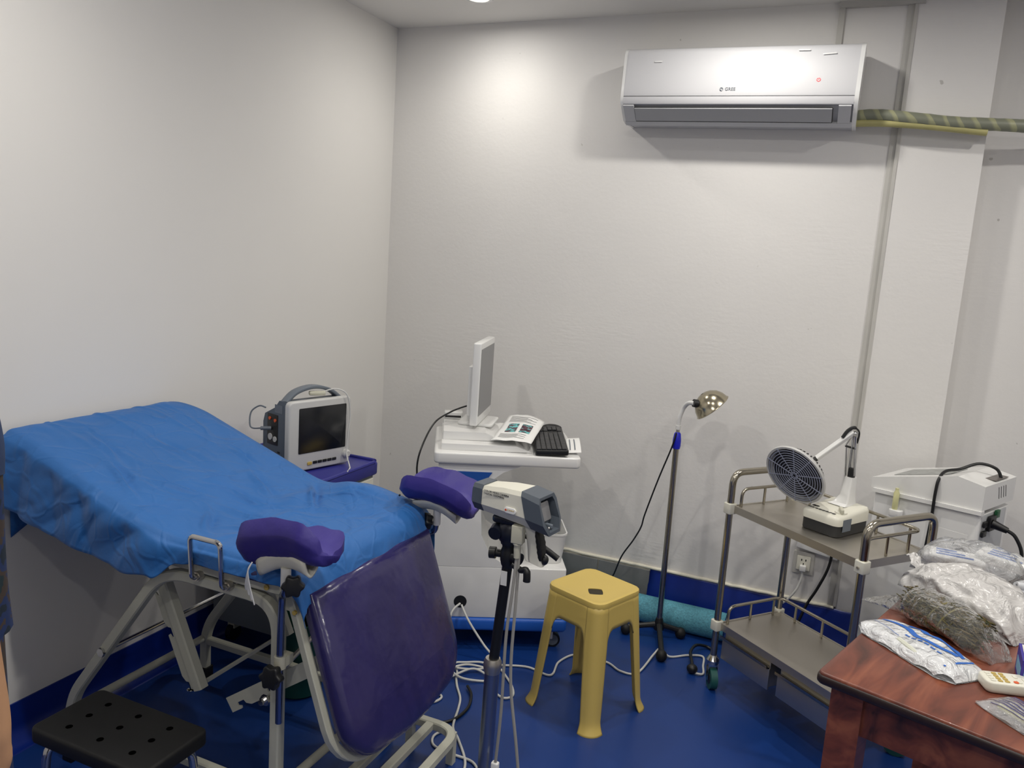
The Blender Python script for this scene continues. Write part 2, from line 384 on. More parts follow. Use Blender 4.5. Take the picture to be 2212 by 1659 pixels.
# ---------------------------------------------------------------- the room
XR, YF = 3.9, -5.0
struct('floor', MB().box(-.1, XR+.1, YF-.1, .2, -.06, 0), VINYL, 'blue vinyl floor')
struct('ceiling', MB().box(-.1, XR+.1, YF-.1, .2, CEIL, CEIL+.06), CEILM, 'plain white ceiling')
struct('wall_left', MB().box(-.1, 0, YF-.1, .2, 0, CEIL), SMOOTHWALL, 'smooth white wall behind the bed head')
struct('wall_back', MB().box(0, 2.168, 0, .2, 0, CEIL), PLASTER, 'white plastered wall carrying the air conditioner')
struct('wall_pillar', MB().box(2.168, 2.441, -.012, .2, 0, CEIL), PLASTER, 'white plastered flat pillar crossed by the wrapped pipe')
struct('wall_recess', MB().box(2.441, XR+.1, .10, .2, 0, CEIL), PLASTER, 'white wall set back beside the pillar')
struct('wall_right', MB().box(XR, XR+.1, YF-.1, .1, 0, CEIL), SMOOTHWALL, 'plain white wall')
struct('wall_front', MB().box(0, XR, YF-.1, YF, 0, CEIL), SMOOTHWALL, 'plain white wall')
# trims of the walled-up frame beside the pillar
struct('trim_1', MB().box(1.905, 1.926, -.012, 0, 2.25, 2.478), GREYTRIM, 'short grey vertical trim strip above the air conditioner')
struct('trim_2', MB().box(2.135, 2.168, -.006, 0, .2, 2.478).box(2.157, 2.168, -.016, -.006, .2, 2.478), GREYTRIM, 'long grey vertical trim strip beside the pillar')
struct('trim_3', MB().box(1.905, 2.19, -.02, 0, 2.478, CEIL), GREYTRIM, 'short grey lintel strip under the ceiling')
# left coved skirting of the vinyl floor
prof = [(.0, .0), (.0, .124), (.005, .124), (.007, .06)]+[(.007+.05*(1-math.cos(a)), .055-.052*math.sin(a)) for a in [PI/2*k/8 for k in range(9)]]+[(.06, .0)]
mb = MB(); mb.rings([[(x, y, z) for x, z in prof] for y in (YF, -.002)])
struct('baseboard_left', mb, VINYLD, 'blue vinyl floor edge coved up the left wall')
# grey tile baseboard of the back wall, tile by tile
bb = MB().box(.06, 1.41, -.008, -.0005, .0, .188)
bbo = struct('baseboard_back', bb, CREAM, 'grey tile baseboard along the plastered wall')
for x0, x1 in ((.012, .568), (.572, 1.172), (1.176, 1.41)):
    build('tile', MB().rbox(x0, x1, -.018, -.008, .0, .184, .003, .002), TILE, bbo)
mb = MB(); N = 60
def edge(u, v):
    x = .005+u*2.155; a = v*2*PI
    return (x, -.005+.009*math.cos(a)-.006*nz(x*30, v), .193+.007*math.sin(a)+.004*nz(x*22, 3))
mb.grid(N, 8, edge, cv=True)
struct('trim_4', mb, CREAM, 'rough cream paint edge along the top of the baseboard', smooth=60)
# vinyl turned up the wall to the right of the tiles
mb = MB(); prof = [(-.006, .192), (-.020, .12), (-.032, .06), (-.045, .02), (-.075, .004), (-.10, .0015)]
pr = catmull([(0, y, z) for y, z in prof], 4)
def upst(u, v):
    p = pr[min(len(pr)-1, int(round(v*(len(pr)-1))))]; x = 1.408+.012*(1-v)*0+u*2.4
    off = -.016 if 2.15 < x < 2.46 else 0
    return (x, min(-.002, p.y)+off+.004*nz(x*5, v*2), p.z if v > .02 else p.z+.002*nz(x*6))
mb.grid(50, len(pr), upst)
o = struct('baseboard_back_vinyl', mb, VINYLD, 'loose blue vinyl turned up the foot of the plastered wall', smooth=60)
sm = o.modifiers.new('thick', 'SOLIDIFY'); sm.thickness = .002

# ---------------------------------------------------------------- ceiling downlights
def downlight(x, y, label, group=None, power=1.0):
    t = thing('ceiling_downlight', label, 'ceiling light', (x, y, CEIL-.012), 0, group)
    build('trim_ring', MB().lathe([(.040, .012), (.060, .012), (.060, .004), (.055, 0), (.042, .0), (.038, .006)], n=32, cap0=False, cap1=False), WPLASTG, t)
    build('lens', MB().lathe([(.041, .003), (.041, .009)], n=32), LAMPGLOW, t)
    l = bpy.data.lights.new('downlight_beam', 'SPOT'); l.energy = SPOT_W*power; l.color = (1, .94, .84); l.spot_size = math.radians(150); l.spot_blend = 1.0; l.shadow_soft_size = .025
    lo = bpy.data.objects.new('downlight_beam', l); C.objects.link(lo); lo.parent = t; lo.location = (0, 0, -.006)
    l = bpy.data.lights.new('downlight_spread', 'AREA'); l.shape = 'DISK'; l.size = .09; l.energy = SPREAD_W*power; l.color = (1, .97, .92)
    lo = bpy.data.objects.new('downlight_spread', l); C.objects.link(lo); lo.parent = t; lo.location = (0, 0, -.008)
DL = ['glowing round ceiling downlight close to the corner of the two walls', 'round ceiling downlight just in front of the air conditioner', 'round ceiling downlight above the bed foot and step stool', 'round ceiling downlight above the middle of the room', 'round ceiling downlight near the bare wall opposite the air conditioner', 'round ceiling downlight above the white therapy machine', 'round ceiling downlight above the wooden table', 'round ceiling downlight in the bare corner opposite the bed']
for (x, y), lb in zip(DOWNLIGHTS, DL): downlight(x, y, lb, 'ceiling downlights', .45 if lb.startswith('glowing') else 1.0)

# ---------------------------------------------------------------- air conditioner
AC = thing('air_conditioner', 'white wall-mounted split air conditioner high on the plastered wall', 'air conditioner', (1.584, 0, 2.03))
ACR = T(0, 0, .14) @ Matrix.Rotation(math.radians(.75), 4, 'Y') @ T(0, 0, -.14)
def acz(z): return .106+(z-.106)*.72 if z < .106 else z
def acprism(prof, x0, x1, mb=None):
    mb = mb or MB(); p = [(y, acz(z)) for y, z in prof]
    mb.rings([[(x0, y, z) for y, z in p], [(x1, y, z) for y, z in p]], ACR); return mb
bodyp = [(-.002, -.012), (-.002, .272), (-.02, .282), (-.165, .282), (-.186, .272), (-.192, .1), (-.188, .075), (-.125, -.005), (-.10, -.012)]
build('body', acprism(bodyp, -.418, .418), ACG, AC, smooth=40)
frontp = [(-.188, .106), (-.20, .108), (-.203, .12), (-.196, .262), (-.186, .278), (-.165, .287), (-.12, .288), (-.12, .283), (-.165, .281), (-.182, .272), (-.188, .26)]
build('front_panel', acprism(frontp, -.426, .420), ACM, AC, smooth=40)
capp = [(-.001, -.016), (-.001, .274), (-.02, .288), (-.168, .288), (-.188, .276), (-.198, .26), (-.204, .105), (-.198, .07), (-.135, -.008), (-.105, -.016)]
for x0, x1 in ((-.428, -.418), (.418, .432)): build('end_cap', acprism(capp, x0, x1), WPLASTG, AC)
build('lower_trim', acprism([(-.188, .104), (-.202, .103), (-.200, .073), (-.196, .066), (-.184, .070)], -.418, .418), ACM, AC)
# outlet flap: recessed dark slot and louver
d0, d1 = Vector((0, -.1925, acz(.060))), Vector((0, -.137, acz(-.004))); dn = (d1-d0).normalized(); nn = Vector((0, dn.z, -dn.y))
mb = MB(); q = [(-.380, d0+nn*.0006), (.352, d0+nn*.0006), (.352, d1+nn*.0006), (-.380, d1+nn*.0006)]
def slabq(x0, x1, a, b, n, t0, t1):
    mb = MB(); P = [Vector((x0, *(d0+dn*a)[1:])), Vector((x1, *(d0+dn*a)[1:])), Vector((x1, *(d0+dn*b)[1:])), Vector((x0, *(d0+dn*b)[1:]))]
    mb.add([p+n*t0 for p in P]+[p+n*t1 for p in P], [(0, 3, 2, 1), (4, 5, 6, 7), (0, 1, 5, 4), (1, 2, 6, 5), (2, 3, 7, 6), (3, 0, 4, 7)], ACR); return mb
if nn.y > 0: nn = -nn
LL_ = (d1-d0).length
build('outlet_slot', slabq(-.3745, .3525, .0072, LL_, nn, .0, .0035), DARK, AC)
build('louver', slabq(-.372, .350, .008, LL_-.005, nn, .0036, .008), ACL, AC)
build('outlet_lip', slabq(-.418, .418, LL_+.001, LL_+.020, nn, -.002, .006), ACG, AC)
for x in (-.398, .388): build('outlet_cheek', slabq(x-.018, x+.024, -.004, LL_, nn, 0, .006), ACG, AC)
MT = ACR @ T(-.022, -.2032, .129) @ Matrix.Rotation(PI/2-.05, 4, 'X')
text('brand_lettering', 'GREE', .0165, MT @ T(.010, 0, 0) @ Matrix.Shear('XZ', 4, (0, 0)), HOODGREY, AC)
mb = MB(); mb.lathe([(.0065, 0), (.0065, .001)], MT @ T(-.022, 0, 0)); build('brand_emblem', mb, HOODGREY, AC)
mb = MB(); mb.box(-.0045, .003, -.0012, .0012, .001, .0016, MT @ T(-.022, 0, 0)).box(.001, .004, -.006, .001, .001, .0016, MT @ T(-.022, 0, 0)); build('emblem_mark', mb, ACM, AC)
MP = ACR @ T(.292, -.2010, .160) @ Matrix.Rotation(PI/2-.05, 4, 'X')
mb = MB(); ring = [(math.cos(a)*.006, math.sin(a)*.006, .0006) for a in [PI/2+.6+k*(2*PI-1.2)/14 for k in range(15)]]; mb.tube([MP @ Vector(p) for p in ring], .0012, 6); mb.tube([MP @ Vector((0, 0, .0006)), MP @ Vector((0, .007, .0006))], .0012, 6)
build('power_light', mb, LEDRED, AC)
for x, yy, ln, sl in ((-.292, .232, .030, .0015), (.232, .262, .040, 0), (.318, .248, .046, .006)):  # lamp reflections on the panel, put in as thin white strips
    build('glint_strip', MB().rbox(-ln/2, ln/2, -.0022, .0022, 0, .0010, .0020, .0002, ACR @ T(x, -.2005, yy) @ Matrix.Rotation(PI/2-.05, 4, 'X') @ Rz(sl*12)), PAPER, AC)
# ---------------------------------------------------------------- wrapped pipe
P = thing('wrapped_pipe', 'tape-wrapped refrigerant pipe running from the air conditioner across the pillar', 'pipe', (2.02, -.06, 2.07))
pts = catmull([(1.985, -.062, 2.083), (2.08, -.075, 2.086), (2.2, -.085, 2.072), (2.33, -.08, 2.058), (2.48, -.07, 2.052), (2.62, -.05, 2.046), (2.85, -.0, 2.036), (3.2, .06, 2.02)], 8)
mb = MB(); mb.tube(pts, [.0215+.0016*nz(i*.6) for i in range(len(pts))], 16); build('wrapped_tube', mb, TAPE, P, True, 60)
mb = MB(); mb.tube(catmull([(1.985, -.07, 2.058), (2.1, -.078, 2.058), (2.25, -.085, 2.046), (2.435, -.072, 2.027)], 8), .013, 12); build('drain_tube', mb, DRAIN, P, True, 60)
# ---------------------------------------------------------------- examination bed
BED = thing('examination_bed', 'cream steel gynaecological examination bed with raised back and purple leg rests', 'bed', (.57, -1.63, 0))
YN, YB = -1.885, -1.378          # near and far side frames
def B(name, mb, m, parent=BED, **k): return build(name, mb, m, parent, world=True, **k)
def sq(pts, wd=.028, ht=.028, upv=(0, 1, 0), r=.06, n=6): 
    mb = MB(); mb.tube(bend(pts, r, n), 0, sq=(ht, wd), upv=upv); return mb
for y in (YN, YB):
    B('side_frame', sq([(.205, y, .03), (.205, y, .185), (.562, y, .652), (.93, y, .652), (.93, y, .03)], r=.09, n=8), CREAMMETAL)
    B('lower_rail', sq([(.205, y, .142), (.93, y, .142)], .024, .024), CREAMMETAL)
    for x in (.205, .93): B('rubber_foot', MB().rbox(x-.019, x+.019, y-.019, y+.019, 0, .045, .004), RUBBER)
    B('seat_rail', sq([(.56, y, .688), (.955, y, .688)], .03, .028), CREAMMETAL)
for x, z in ((.205, .15), (.93, .15)):
    mb = MB(); mb.tube([(x, YN, z), (x, YB, z)], .012, 12); B('cross_bar', mb, CREAMMETAL)
mb = MB(); mb.tube([(.35, YN-.018, .372), (.35, YB+.012, .372)], .006, 10); mb.cyl((.35, YN-.022, .372), (.35, YN-.014, .372), .013, n=6); B('ratchet_rod', mb, CHROME)
mb = MB(); mb.tube([(.40, YB, .45), (.80, YN, .665)], .004, 8); B('tie_rod', mb, STEEL)
# back section frame, notched bars under it
bdir = Vector((.62-.05, 0, .70-.895)).normalized()
for y in (YN+.02, YB-.02):
    B('back_rail', sq([(.08, y, .872), (.62, y, .688)], .026, .026), CREAMMETAL)
def notched(y, p0, p1, wd, th, notches, mname='notched_bar', m=CREAMMETAL, mirror=1):
    p0 = Vector(p0); p1 = Vector(p1); d = (p1-p0); L = d.length; d.normalize(); s = Vector((d.z, 0, -d.x))*mirror
    prof = [(0, 0)]
    out = [(0, -wd/2), (L, -wd/2), (L, wd/2)]
    for c in notches: out += [(c+.008, wd/2), (c+.006, wd/2-.006), (c+.016, wd/2-.010), (c+.016, wd/2-.018), (c-.010, wd/2-.018), (c-.014, wd/2-.008), (c-.03, wd/2)]
    out += [(0, wd/2)]
    mb = MB(); mb.rings([[p0+d*a+s*b+Vector((0, yy, 0)) for a, b in out] for yy in (-th/2, th/2)])
    B(mname, mb, m, smooth=20)
    return d, s
for y, sg in ((YN+.075, 1), (YB-.075, -1)):
    a = Vector((.345, y, .80)); b = Vector((.585, y, .285))
    notched(y, a, b, .044, .004, [.555, .40, .28], mirror=1)
    dd = (b-a).normalized()
    mb = MB(); mb.tube([a+Vector((.028, .0, .01)), b+Vector((.028, .0, .012))], 0, sq=(.03, .03), upv=(0, 1, 0)); B('support_bar', mb, CREAMMETAL)
B('support_link', sq([(.60, YN+.075, .300), (.60, YB-.075, .300)], .012, .006, upv=(0, 0, 1)), CREAMMETAL)
# cushions below the sheet
def cushion(name, x0, x1, z0, z1, th, m, y0=-1.925, y1=-1.335):
    L = math.hypot(x1-x0, z1-z0); M = frame((x0, (y0+y1)/2, z0), (x1-x0, 0, z1-z0), (0, 0, 1))
    p = [(x+L/2, y) for x, y in rrect(L, y1-y0, .05, 5)]
    return B(name, MB().slab(p, 0, th, .02, .012, M, 4), m)
cushion('back_cushion', .062, .615, .878, .692, .046, PURPLE)
cushion('seat_cushion', .63, .965, .703, .703, .042, PURPLE)
# foot panel: hinged down, leaning outwards
hx, hz = .992, .688; fd = Vector((.335, 0, -.942)); fn = Vector((.942, 0, .335)); PW = .55; PY = -1.625; PL = .44
out = [(-PW/2, 0), (-PW/2, -PL+.12)]+[(-PW/2+.12-.12*math.cos(a), -PL+.12-.12*math.sin(a)) for a in [PI/2*k/7 for k in range(1, 8)]]
out += [(-.05, -PL-.012), (.05, -PL-.012)]+[(PW/2-.12+.12*math.sin(a), -PL+.12-.12*math.cos(a)) for a in [PI/2*k/7 for k in range(0, 8)]]+[(PW/2, 0)]
FM = Matrix(((0, -fd.x, fn.x, hx), (1, 0, 0, PY), (0, -fd.z, fn.z, hz), (0, 0, 0, 1)))
mb = MB(); R = []
for ins, z in ((.012, 0), (0, .010), (0, .030), (.006, .043), (.02, .052), (.05, .058), (.12, .062)):
    R.append([(x+ .003*nz(x*9, y*9, z*30), y, z+.0035*nz(x*11+3, y*8, 1)) for x, y in inset(out, ins)])
mb.rings(R, FM); FP = B('foot_panel', mb, PURPLE, smooth=70)
outl = [out[-1]]+out[::-1][1:] 
pth = [FM @ Vector((x*1.012, y, -.012)) for x, y in out]
mb = MB(); mb.tube([pth[0]+fd*-.03]+pth+[pth[-1]+fd*-.03], 0, sq=(.022, .020), upv=fn); B('panel_frame', mb, CREAMMETAL, FP)
for y in (PY-PW/2-.004, PY+PW/2+.004):
    mb = MB(); mb.rbox(-.022, .022, -.034, .030, -.007, .007, .01, .002, Matrix(((.3, 0, 0, .972), (0, 0, 1, y), (0, 1, 0, .690), (0, 0, 0, 1))) if 0 else T(.972, y, .684) @ Matrix.Rotation(PI/2, 4, 'X')); B('hinge_bracket', mb, WARMPL, FP)
    for px, pz in ((.972, .692), (1.002, .655)):
        mb = MB(); mb.cyl((px, y-.012, pz), (px, y-.018, pz), .0055, n=10); B('hinge_bolt', mb, GOLD, FP)
# strut plate that props the panel
notched(YN-.02, (1.06, YN+.018, .53), (.765, YN+.018, .325), .040, .004, [.315, .20, .06], 'panel_strut', mirror=-1)
mb = MB(); mb.tube([(.905, YN-.032, .398), (.905, YN+.03, .398)], .0075, 10); mb.cyl((.905, YN-.02, .398), (.905, YN-.013, .398), .014, n=6); B('strut_bolt', mb, CHROME)
mb = MB(); mb.tube([(1.03, YN+.02, .505), (.90, YN+.03, .44), (.76, YB, .40)], .007, 8); B('strut_rod', mb, STEEL)
# slide-out foot step
zs = .098
mb = MB(); mb.tube(bend([(1.0, YB+.01, zs), (1.175, YB+.01, zs), (1.175, YN-.01, zs), (1.0, YN-.01, zs)], .07, 7), 0, sq=(.026, .026), upv=(0, 0, 1)); ST = B('foot_step', mb, CREAMMETAL)
for x in (1.01, 1.085): 
    mb = MB(); mb.tube([(x, YB+.004, zs), (x, YN-.004, zs)], 0, sq=(.026, .024), upv=(0, 0, 1)); B('step_bar', mb, CREAMMETAL, ST)
for x in (1.02, 1.16):
    for y in (YN, YB): B('step_leg', MB().box(x-.011, x+.011, y-.011, y+.011, .0, zs), CREAMMETAL, ST)
# side hand grip on the near rail
mb = MB(); mb.tube(bend([(.70, YN-.012, .672), (.70, YN-.045, .672), (.70, YN-.052, .785), (.795, YN-.052, .785), (.795, YN-.045, .668), (.795, YN-.012, .668)], .016, 5), .0065, 10); H = B('hand_grip', mb, CHROME)
for x, z in ((.70, .672), (.795, .668)):
    mb = MB(); mb.cyl((x, YN-.016, z), (x, YN-.030, z), .0125, n=6); mb.cyl((x, YN-.030, z), (x, YN-.037, z), .009, n=12); B('grip_nut', mb, STEEL, H)
mb = MB(); mb.cyl((.905, YN-.014, .688), (.905, YN-.019, .688), .007, n=10); B('rail_bolt', mb, GOLD)
# leg rests
def legrest(c, ax, upz, length, wd, post_len, shell_w=.8):
    M = frame(c, ax, upz); R = []
    for i in range(19):
        u = i/18; e = (1-.42*max(0, (abs(u-.5)-.34)/.16)**2); crown = .026*math.cos((u-.5)*2.6); r = []
        for k in range(16):                                   # inside of the trough, side to side
            y = -1+2*k/15; r.append((y*.93, y*y*.052+.020))
        for k in range(16):                                   # outside, back again
            y = 1-2*k/15; r.append((y*1.03, y*y*.052-.016))
        R.append([((u-.5)*length+.006*nz(y*3, u*4), y*wd/2*e+.004*nz(u*5, z*40), (z-.02)*e+.02+crown+.005*nz(u*6+c[0]*9, y*4, z*30)) for y, z in r])
    mb = MB(); mb.rings(R, M); o = B('leg_rest', mb, PURPLEC, smooth=80)
    def shell(u, v):
        x = (u-.5)*length*.62; y = v*2-1; e = 1-.25*max(0, (abs(u-.5)-.36)/.14)**2
        return (x, y*wd/2*shell_w*e, y*y*.030-.031+.026*math.cos((u-.5)*2.6))
    mb = MB(); mb.grid(14, 11, shell, M=M); s = B('shell', mb, IVORY, o, smooth=60); k = s.modifiers.new('thick', 'SOLIDIFY'); k.thickness = .006
    base = M @ Vector((0, 0, -.008)); post = base+Vector((0, 0, -post_len))
    mb = MB(); mb.cyl(base+Vector((0, 0, .004)), post, .0115, n=14); B('post', mb, WPLAST, o)
    return o, post
def knob(c, ax, r, parent):
    mb = MB(); pr = []
    for k in range(36):
        a = 2*PI*k/36; rr = r*(1+.13*math.cos(6*a)); pr.append((rr*math.cos(a), rr*math.sin(a)))
    mb.slab(pr, -.011, .011, .004, .004, zframe(c, ax)); B('knob', mb, BLACK, parent, smooth=50)
o, post = legrest((1.005, -1.955, .782), (1, -.06, .20), (-.05, .42, 1), .235, .150, .040, .42)
mb = MB(); mb.tube(catmull([post+Vector((0, 0, .012)), post+Vector((-.004, .002, -.02)), (.975, YN-.045, .69), (.972, YN-.045, .60), (.972, YN-.045, .375)], 6), .0085, 12); B('rod', mb, CHROMEB, o)
knob(post+Vector((.030, -.012, .012)), (.5, -.8, .1), .023, o)
mb = MB(); mb.cyl((.972, YN-.045, .545), (.972, YN-.045, .515), .014, n=14); mb.box(.96, .984, YN-.045, YN-.012, .518, .542); B('rod_clamp', mb, WARMPL, o)
knob((.972, YN-.074, .505), (.1, -1, .1), .026, o)
# tie string of the cover
for k in range(4):
    x = .905+.004*k; mb = MB(); mb.tube(catmull([(.958, YN-.128, .800), (.950, YN-.132, .780), (x+.035, YN-.128, .745), (x+.030+.004*k, YN-.12, .728-.010*k)], 5), .0016, 6); B('tie_string', mb, WPLAST, o)
o, post = legrest((1.045, -1.325, .757), (1, .06, -.16), (.05, .06, 1), .225, .165, .046, .42)
mb = MB(); mb.tube(bend([post+Vector((0, 0, .012)), post+Vector((-.004, 0, -.025)), (.935, YB+.04, .66), (.935, YB+.04, .38)], .03, 5), .0085, 12); B('rod', mb, CHROMEB, o)
knob(post+Vector((-.022, -.02, .012)), (-.6, -.7, .2), .022, o)
mb = MB(); mb.cyl((.935, YB+.04, .56), (.935, YB+.04, .53), .014, n=14); mb.box(.923, .947, YB+.012, YB+.04, .533, .557); B('rod_clamp', mb, WARMPL, o)
mb = MB(); mb.tube(catmull([(.92, -1.335, .775), (.905, -1.335, .74), (.915, -1.33, .70), (.94, -1.335, .69)], 6), .003, 8); B('strap', mb, BLACK, o)

# ---------------------------------------------------------------- blue sheet on the bed
pathp = catmull([(.020, 0, .922), (.028, 0, .9405), (.048, 0, .9465), (.10, 0, .934), (.30, 0, .868), (.50, 0, .802), (.60, 0, .768), (.66, 0, .757), (.76, 0, .758), (.90, 0, .757), (.975, 0, .753), (1.008, 0, .735), (1.024, 0, .705), (1.034, 0, .672)], 14)
acc = [0]
for a, b in zip(pathp, pathp[1:]): acc.append(acc[-1]+(b-a).length)
def pathat(s):
    s *= acc[-1]
    for i in range(len(acc)-1):
        if acc[i+1] >= s: 
            t = (s-acc[i])/(acc[i+1]-acc[i]); return pathp[i].lerp(pathp[i+1], t)
    return pathp[-1]
HN = [(.0, .195), (.10, .205), (.30, .185), (.48, .155), (.58, .115), (.655, .055), (.72, .045), (1.0, .045)]
HF = [(0, .05), (.2, .14), (.6, .16), (.72, .10), (.9, .09), (1.0, .06)]
HD = [(0, .05), (1, .05)]
CREASE = ((.60, -1.62, .35, .16, .010), (.55, -1.52, -.45, .10, .008), (.47, -1.75, .5, .12, .009), (.70, -1.47, -.9, .16, .014), (.66, -1.70, .2, .12, .008), (.80, -1.55, .6, .14, .009), (.82, -1.42, .25, .12, .010), (.42, -1.45, -.2, .10, .007), (.88, -1.70, -.6, .12, .008), (.36, -1.84, -.3, .14, .009), (.30, -1.60, .15, .10, .005), (.52, -1.86, .9, .08, .009), (.62, -1.80, -.7, .10, .009), (.75, -1.78, .3, .12, .008), (.90, -1.50, 1.1, .12, .010), (.22, -1.78, -.15, .12, .005), (.48, -1.60, 1.3, .08, .006))
def crumple(x, y):
    z = .0040*nz(x*7, y*7, 1)+.0022*nz(x*17, y*17, 2)
    z += .0040*(.5-abs(nz(x*6.5+4, y*5, 7)))*1.6*min(1, max(0, (x-.25)/.3)) 
    for cx0, cy0, ang, ln, am in CREASE:
        dx, dy = x-cx0, y-cy0; s_ = dx*math.cos(ang)+dy*math.sin(ang); q = -dx*math.sin(ang)+dy*math.cos(ang)+.02*nz(s_*9, cx0*20)
        k = math.exp(-(s_/ln)**2*3); z += 1.5*am*k*(math.exp(-(q/.008)**2)-.7*math.exp(-((q-.015)/.011)**2))
    return z
VA, VB = .17, .86
def sheetfn(u, v):
    p = pathat(u); x, zt = p.x, p.z
    hn, hf = interp(HN, x), interp(HF, x)
    yn = interp([(.0, -1.938), (.55, -1.936), (.68, -1.916), (1.0, -1.914)], x); yf = -1.322
    cx = max(0, min(1, (x-.01)/.16)); yf -= .135*(1-math.sqrt(max(0, 1-(1-cx)**2)))
    cx = max(0, min(1, (x-.01)/.05)); yn += .035*(1-math.sqrt(max(0, 1-(1-cx)**2)))
    ruck = .034*math.exp(-((x-.80)/.12)**2)*math.exp(-((max(-1.8, -1.322 if v > VB else -9)+1.36)/.07)**2) if v > VB else 0
    x2 = x
    if v < VA:
        d = hn*(1-v/VA); y = yn-.016*(1-math.exp(-d/.014)); z = zt-d+.006*math.exp(-d/.01)*0-.012*math.exp(-d/.012)
        k = min(1, d/.05)
        f1 = abs(nz(x*5.2+1.3, d*2.2)); f2 = abs(nz(x*9+7+d*9, d*2, 3))
        y -= k*(.040*f1+.022*f2-.012)+.18*max(0, d-.03)*(.22 if x < .6 else 0)
        x2 = x+.012*nz(x*8, d*7, 2)*k
    elif v < VB:
        wtop = yf-yn; b = (v-VA)/(VB-VA); a = b*wtop; y = yn+a; e = min(a, wtop-a); rr = .024
        z = zt-.5*(rr-math.sqrt(max(0, rr*rr-max(0, rr-e)**2)))+crumple(x, y)*min(1, .3+e/.03)
        for c in (.22, .5, .76): z += .0042*math.exp(-((b-c+.012*nz(x*3, c*9))/.010)**2)*max(0, 1-x/.75)
        z += .034*math.exp(-((x-.80)/.12)**2)*math.exp(-((y+1.36)/.07)**2)+.020*math.exp(-((x-.68)/.04)**2)*math.exp(-((y+1.50)/.06)**2)
        if x > .97: z += .02*nz(y*9, 4)
        if x > .95: x2 = x+.02*nz(y*8, 7)
    else:
        d = hf*(v-VB)/(1-VB); y = yf+.004+.012*(1-math.exp(-d/.02))+.02*nz(x*9, d*5, 6)*min(1, d/.06); z = zt-d-.012*(1-math.exp(-d/.012))+ruck
    return (max(.006, x2), y, z)
mb = MB(); mb.grid(190, 130, sheetfn)
def headdrop(u, v):                                              # the end of the sheet hanging between bed head and wall
    y = -1.912+u*.44; zb = .63+.13*min(1, u*1.6); z = .925+(zb-.925)*v
    return (.018-.006*v+.004*nz(y*9, z*6), y, z)
mb.grid(24, 14, headdrop)
sh = build('bed_sheet', mb, SHEET, smooth=None); tag(sh, 'blue disposable sheet draped over the raised examination bed', 'sheet')
k = sh.modifiers.new('thick', 'SOLIDIFY'); k.thickness = .0012

# ---------------------------------------------------------------- black foot stool beside the bed
FS = thing('step_stool', 'low black padded step stool with chrome legs beside the bed', 'stool', (.585, -2.045, 0))
pw, pd = .375, .205
mb = MB(); mb.slab(rrect(pw, pd, .022, 5), .264, .304, .008, .008); SEAT = build('seat', mb, RUBBER, FS)
for i, (ux, uy) in enumerate([(a*.105, b*.055) for a in (-1, 0, 1) for b in (-1, 0, 1)]+[(-.16, .0)][:0]):
    mb = MB(); mb.lathe([(.0085, .3042), (.0075, .3047), (.0, .3043)], T(ux, uy, 0), 12); build('dimple_shade_disc', mb, mat('dimple_shade', (4, 4, 4), .9, spec=0), SEAT)  # flat discs, the shade of the hollows put into their matt black
for sx in (-1, 1):
    mb = MB(); x = sx*.150; mb.tube(bend([(x+sx*.018, -pd/2+.012, .012), (x, -pd/2+.022, .2535), (x, pd/2-.022, .2535), (x+sx*.018, pd/2-.012, .012)], .035, 6), .0105, 12); build('leg_frame', mb, CHROME, FS)
    for y in (-pd/2+.012, pd/2-.012): build('foot_cap', MB().lathe([(.013, 0), (.014, .02), (.012, .03)], T(x+sx*.0175, y, 0), 14), RUBBER, FS)
for y in (-.06, .06):
    mb = MB(); mb.tube([(-.155, y, .13), (.155, y, .13)] if 0 else [(-.150, y, .2535), (.150, y, .2535)], .008, 10); build('cross_tube', mb, CHROME, FS)

# ---------------------------------------------------------------- monitor cart behind the bed
MC = thing('monitor_cart', 'cream medical cart with navy plastic top behind the bed', 'cart', (.275, -1.0, 0))
def W_(name, mb, m, parent, **k): return build(name, mb, m, parent, world=True, **k)
W_('body', MB().box(.035, .505, -1.165, -.845, .09, .655), CREAMDARK, MC)
for z0, z1 in ((.50, .645), (.30, .49), (.10, .29)):
    d = W_('drawer', MB().rbox(.505, .517, -1.155, -.855, z0, z1, .004, .003), IVORY, MC); W_('drawer_handle', MB().rbox(.517, .526, -1.06, -.95, (z0+z1)/2-.01, (z0+z1)/2+.02, .003, .003), NAVY, d)
W_('top_tray', MB().slab([(x+.272, y-1.005) for x, y in rrect(.50, .36, .025, 5)], .655, .702, .006, .008), NAVY, MC)
tr = [(x+.272, y-1.005, .704) for x, y in rrect(.488, .348, .025, 5)]
mb = MB(); mb.tube(tr[3:]+tr[:1], .0075, 8); W_('tray_rim', mb, NAVY, MC)
for x in (.09, .45):
    for y in (-1.12, -.89):
        mb = MB(); mb.cyl((x-.011, y, .032), (x+.011, y, .032), .032, n=20); w_ = W_('caster', mb, BLACK, MC); W_('caster_fork', MB().box(x-.016, x+.016, y-.012, y+.02, .05, .09), WARMPL, w_)
# patient monitor
MA = math.radians(-19)          # screen normal turned towards the bed foot
PM = thing('patient_monitor', 'grey patient monitor with dark screen and carry handle on navy cart top', 'monitor', (.352, -1.028, .7030), math.radians(-16))
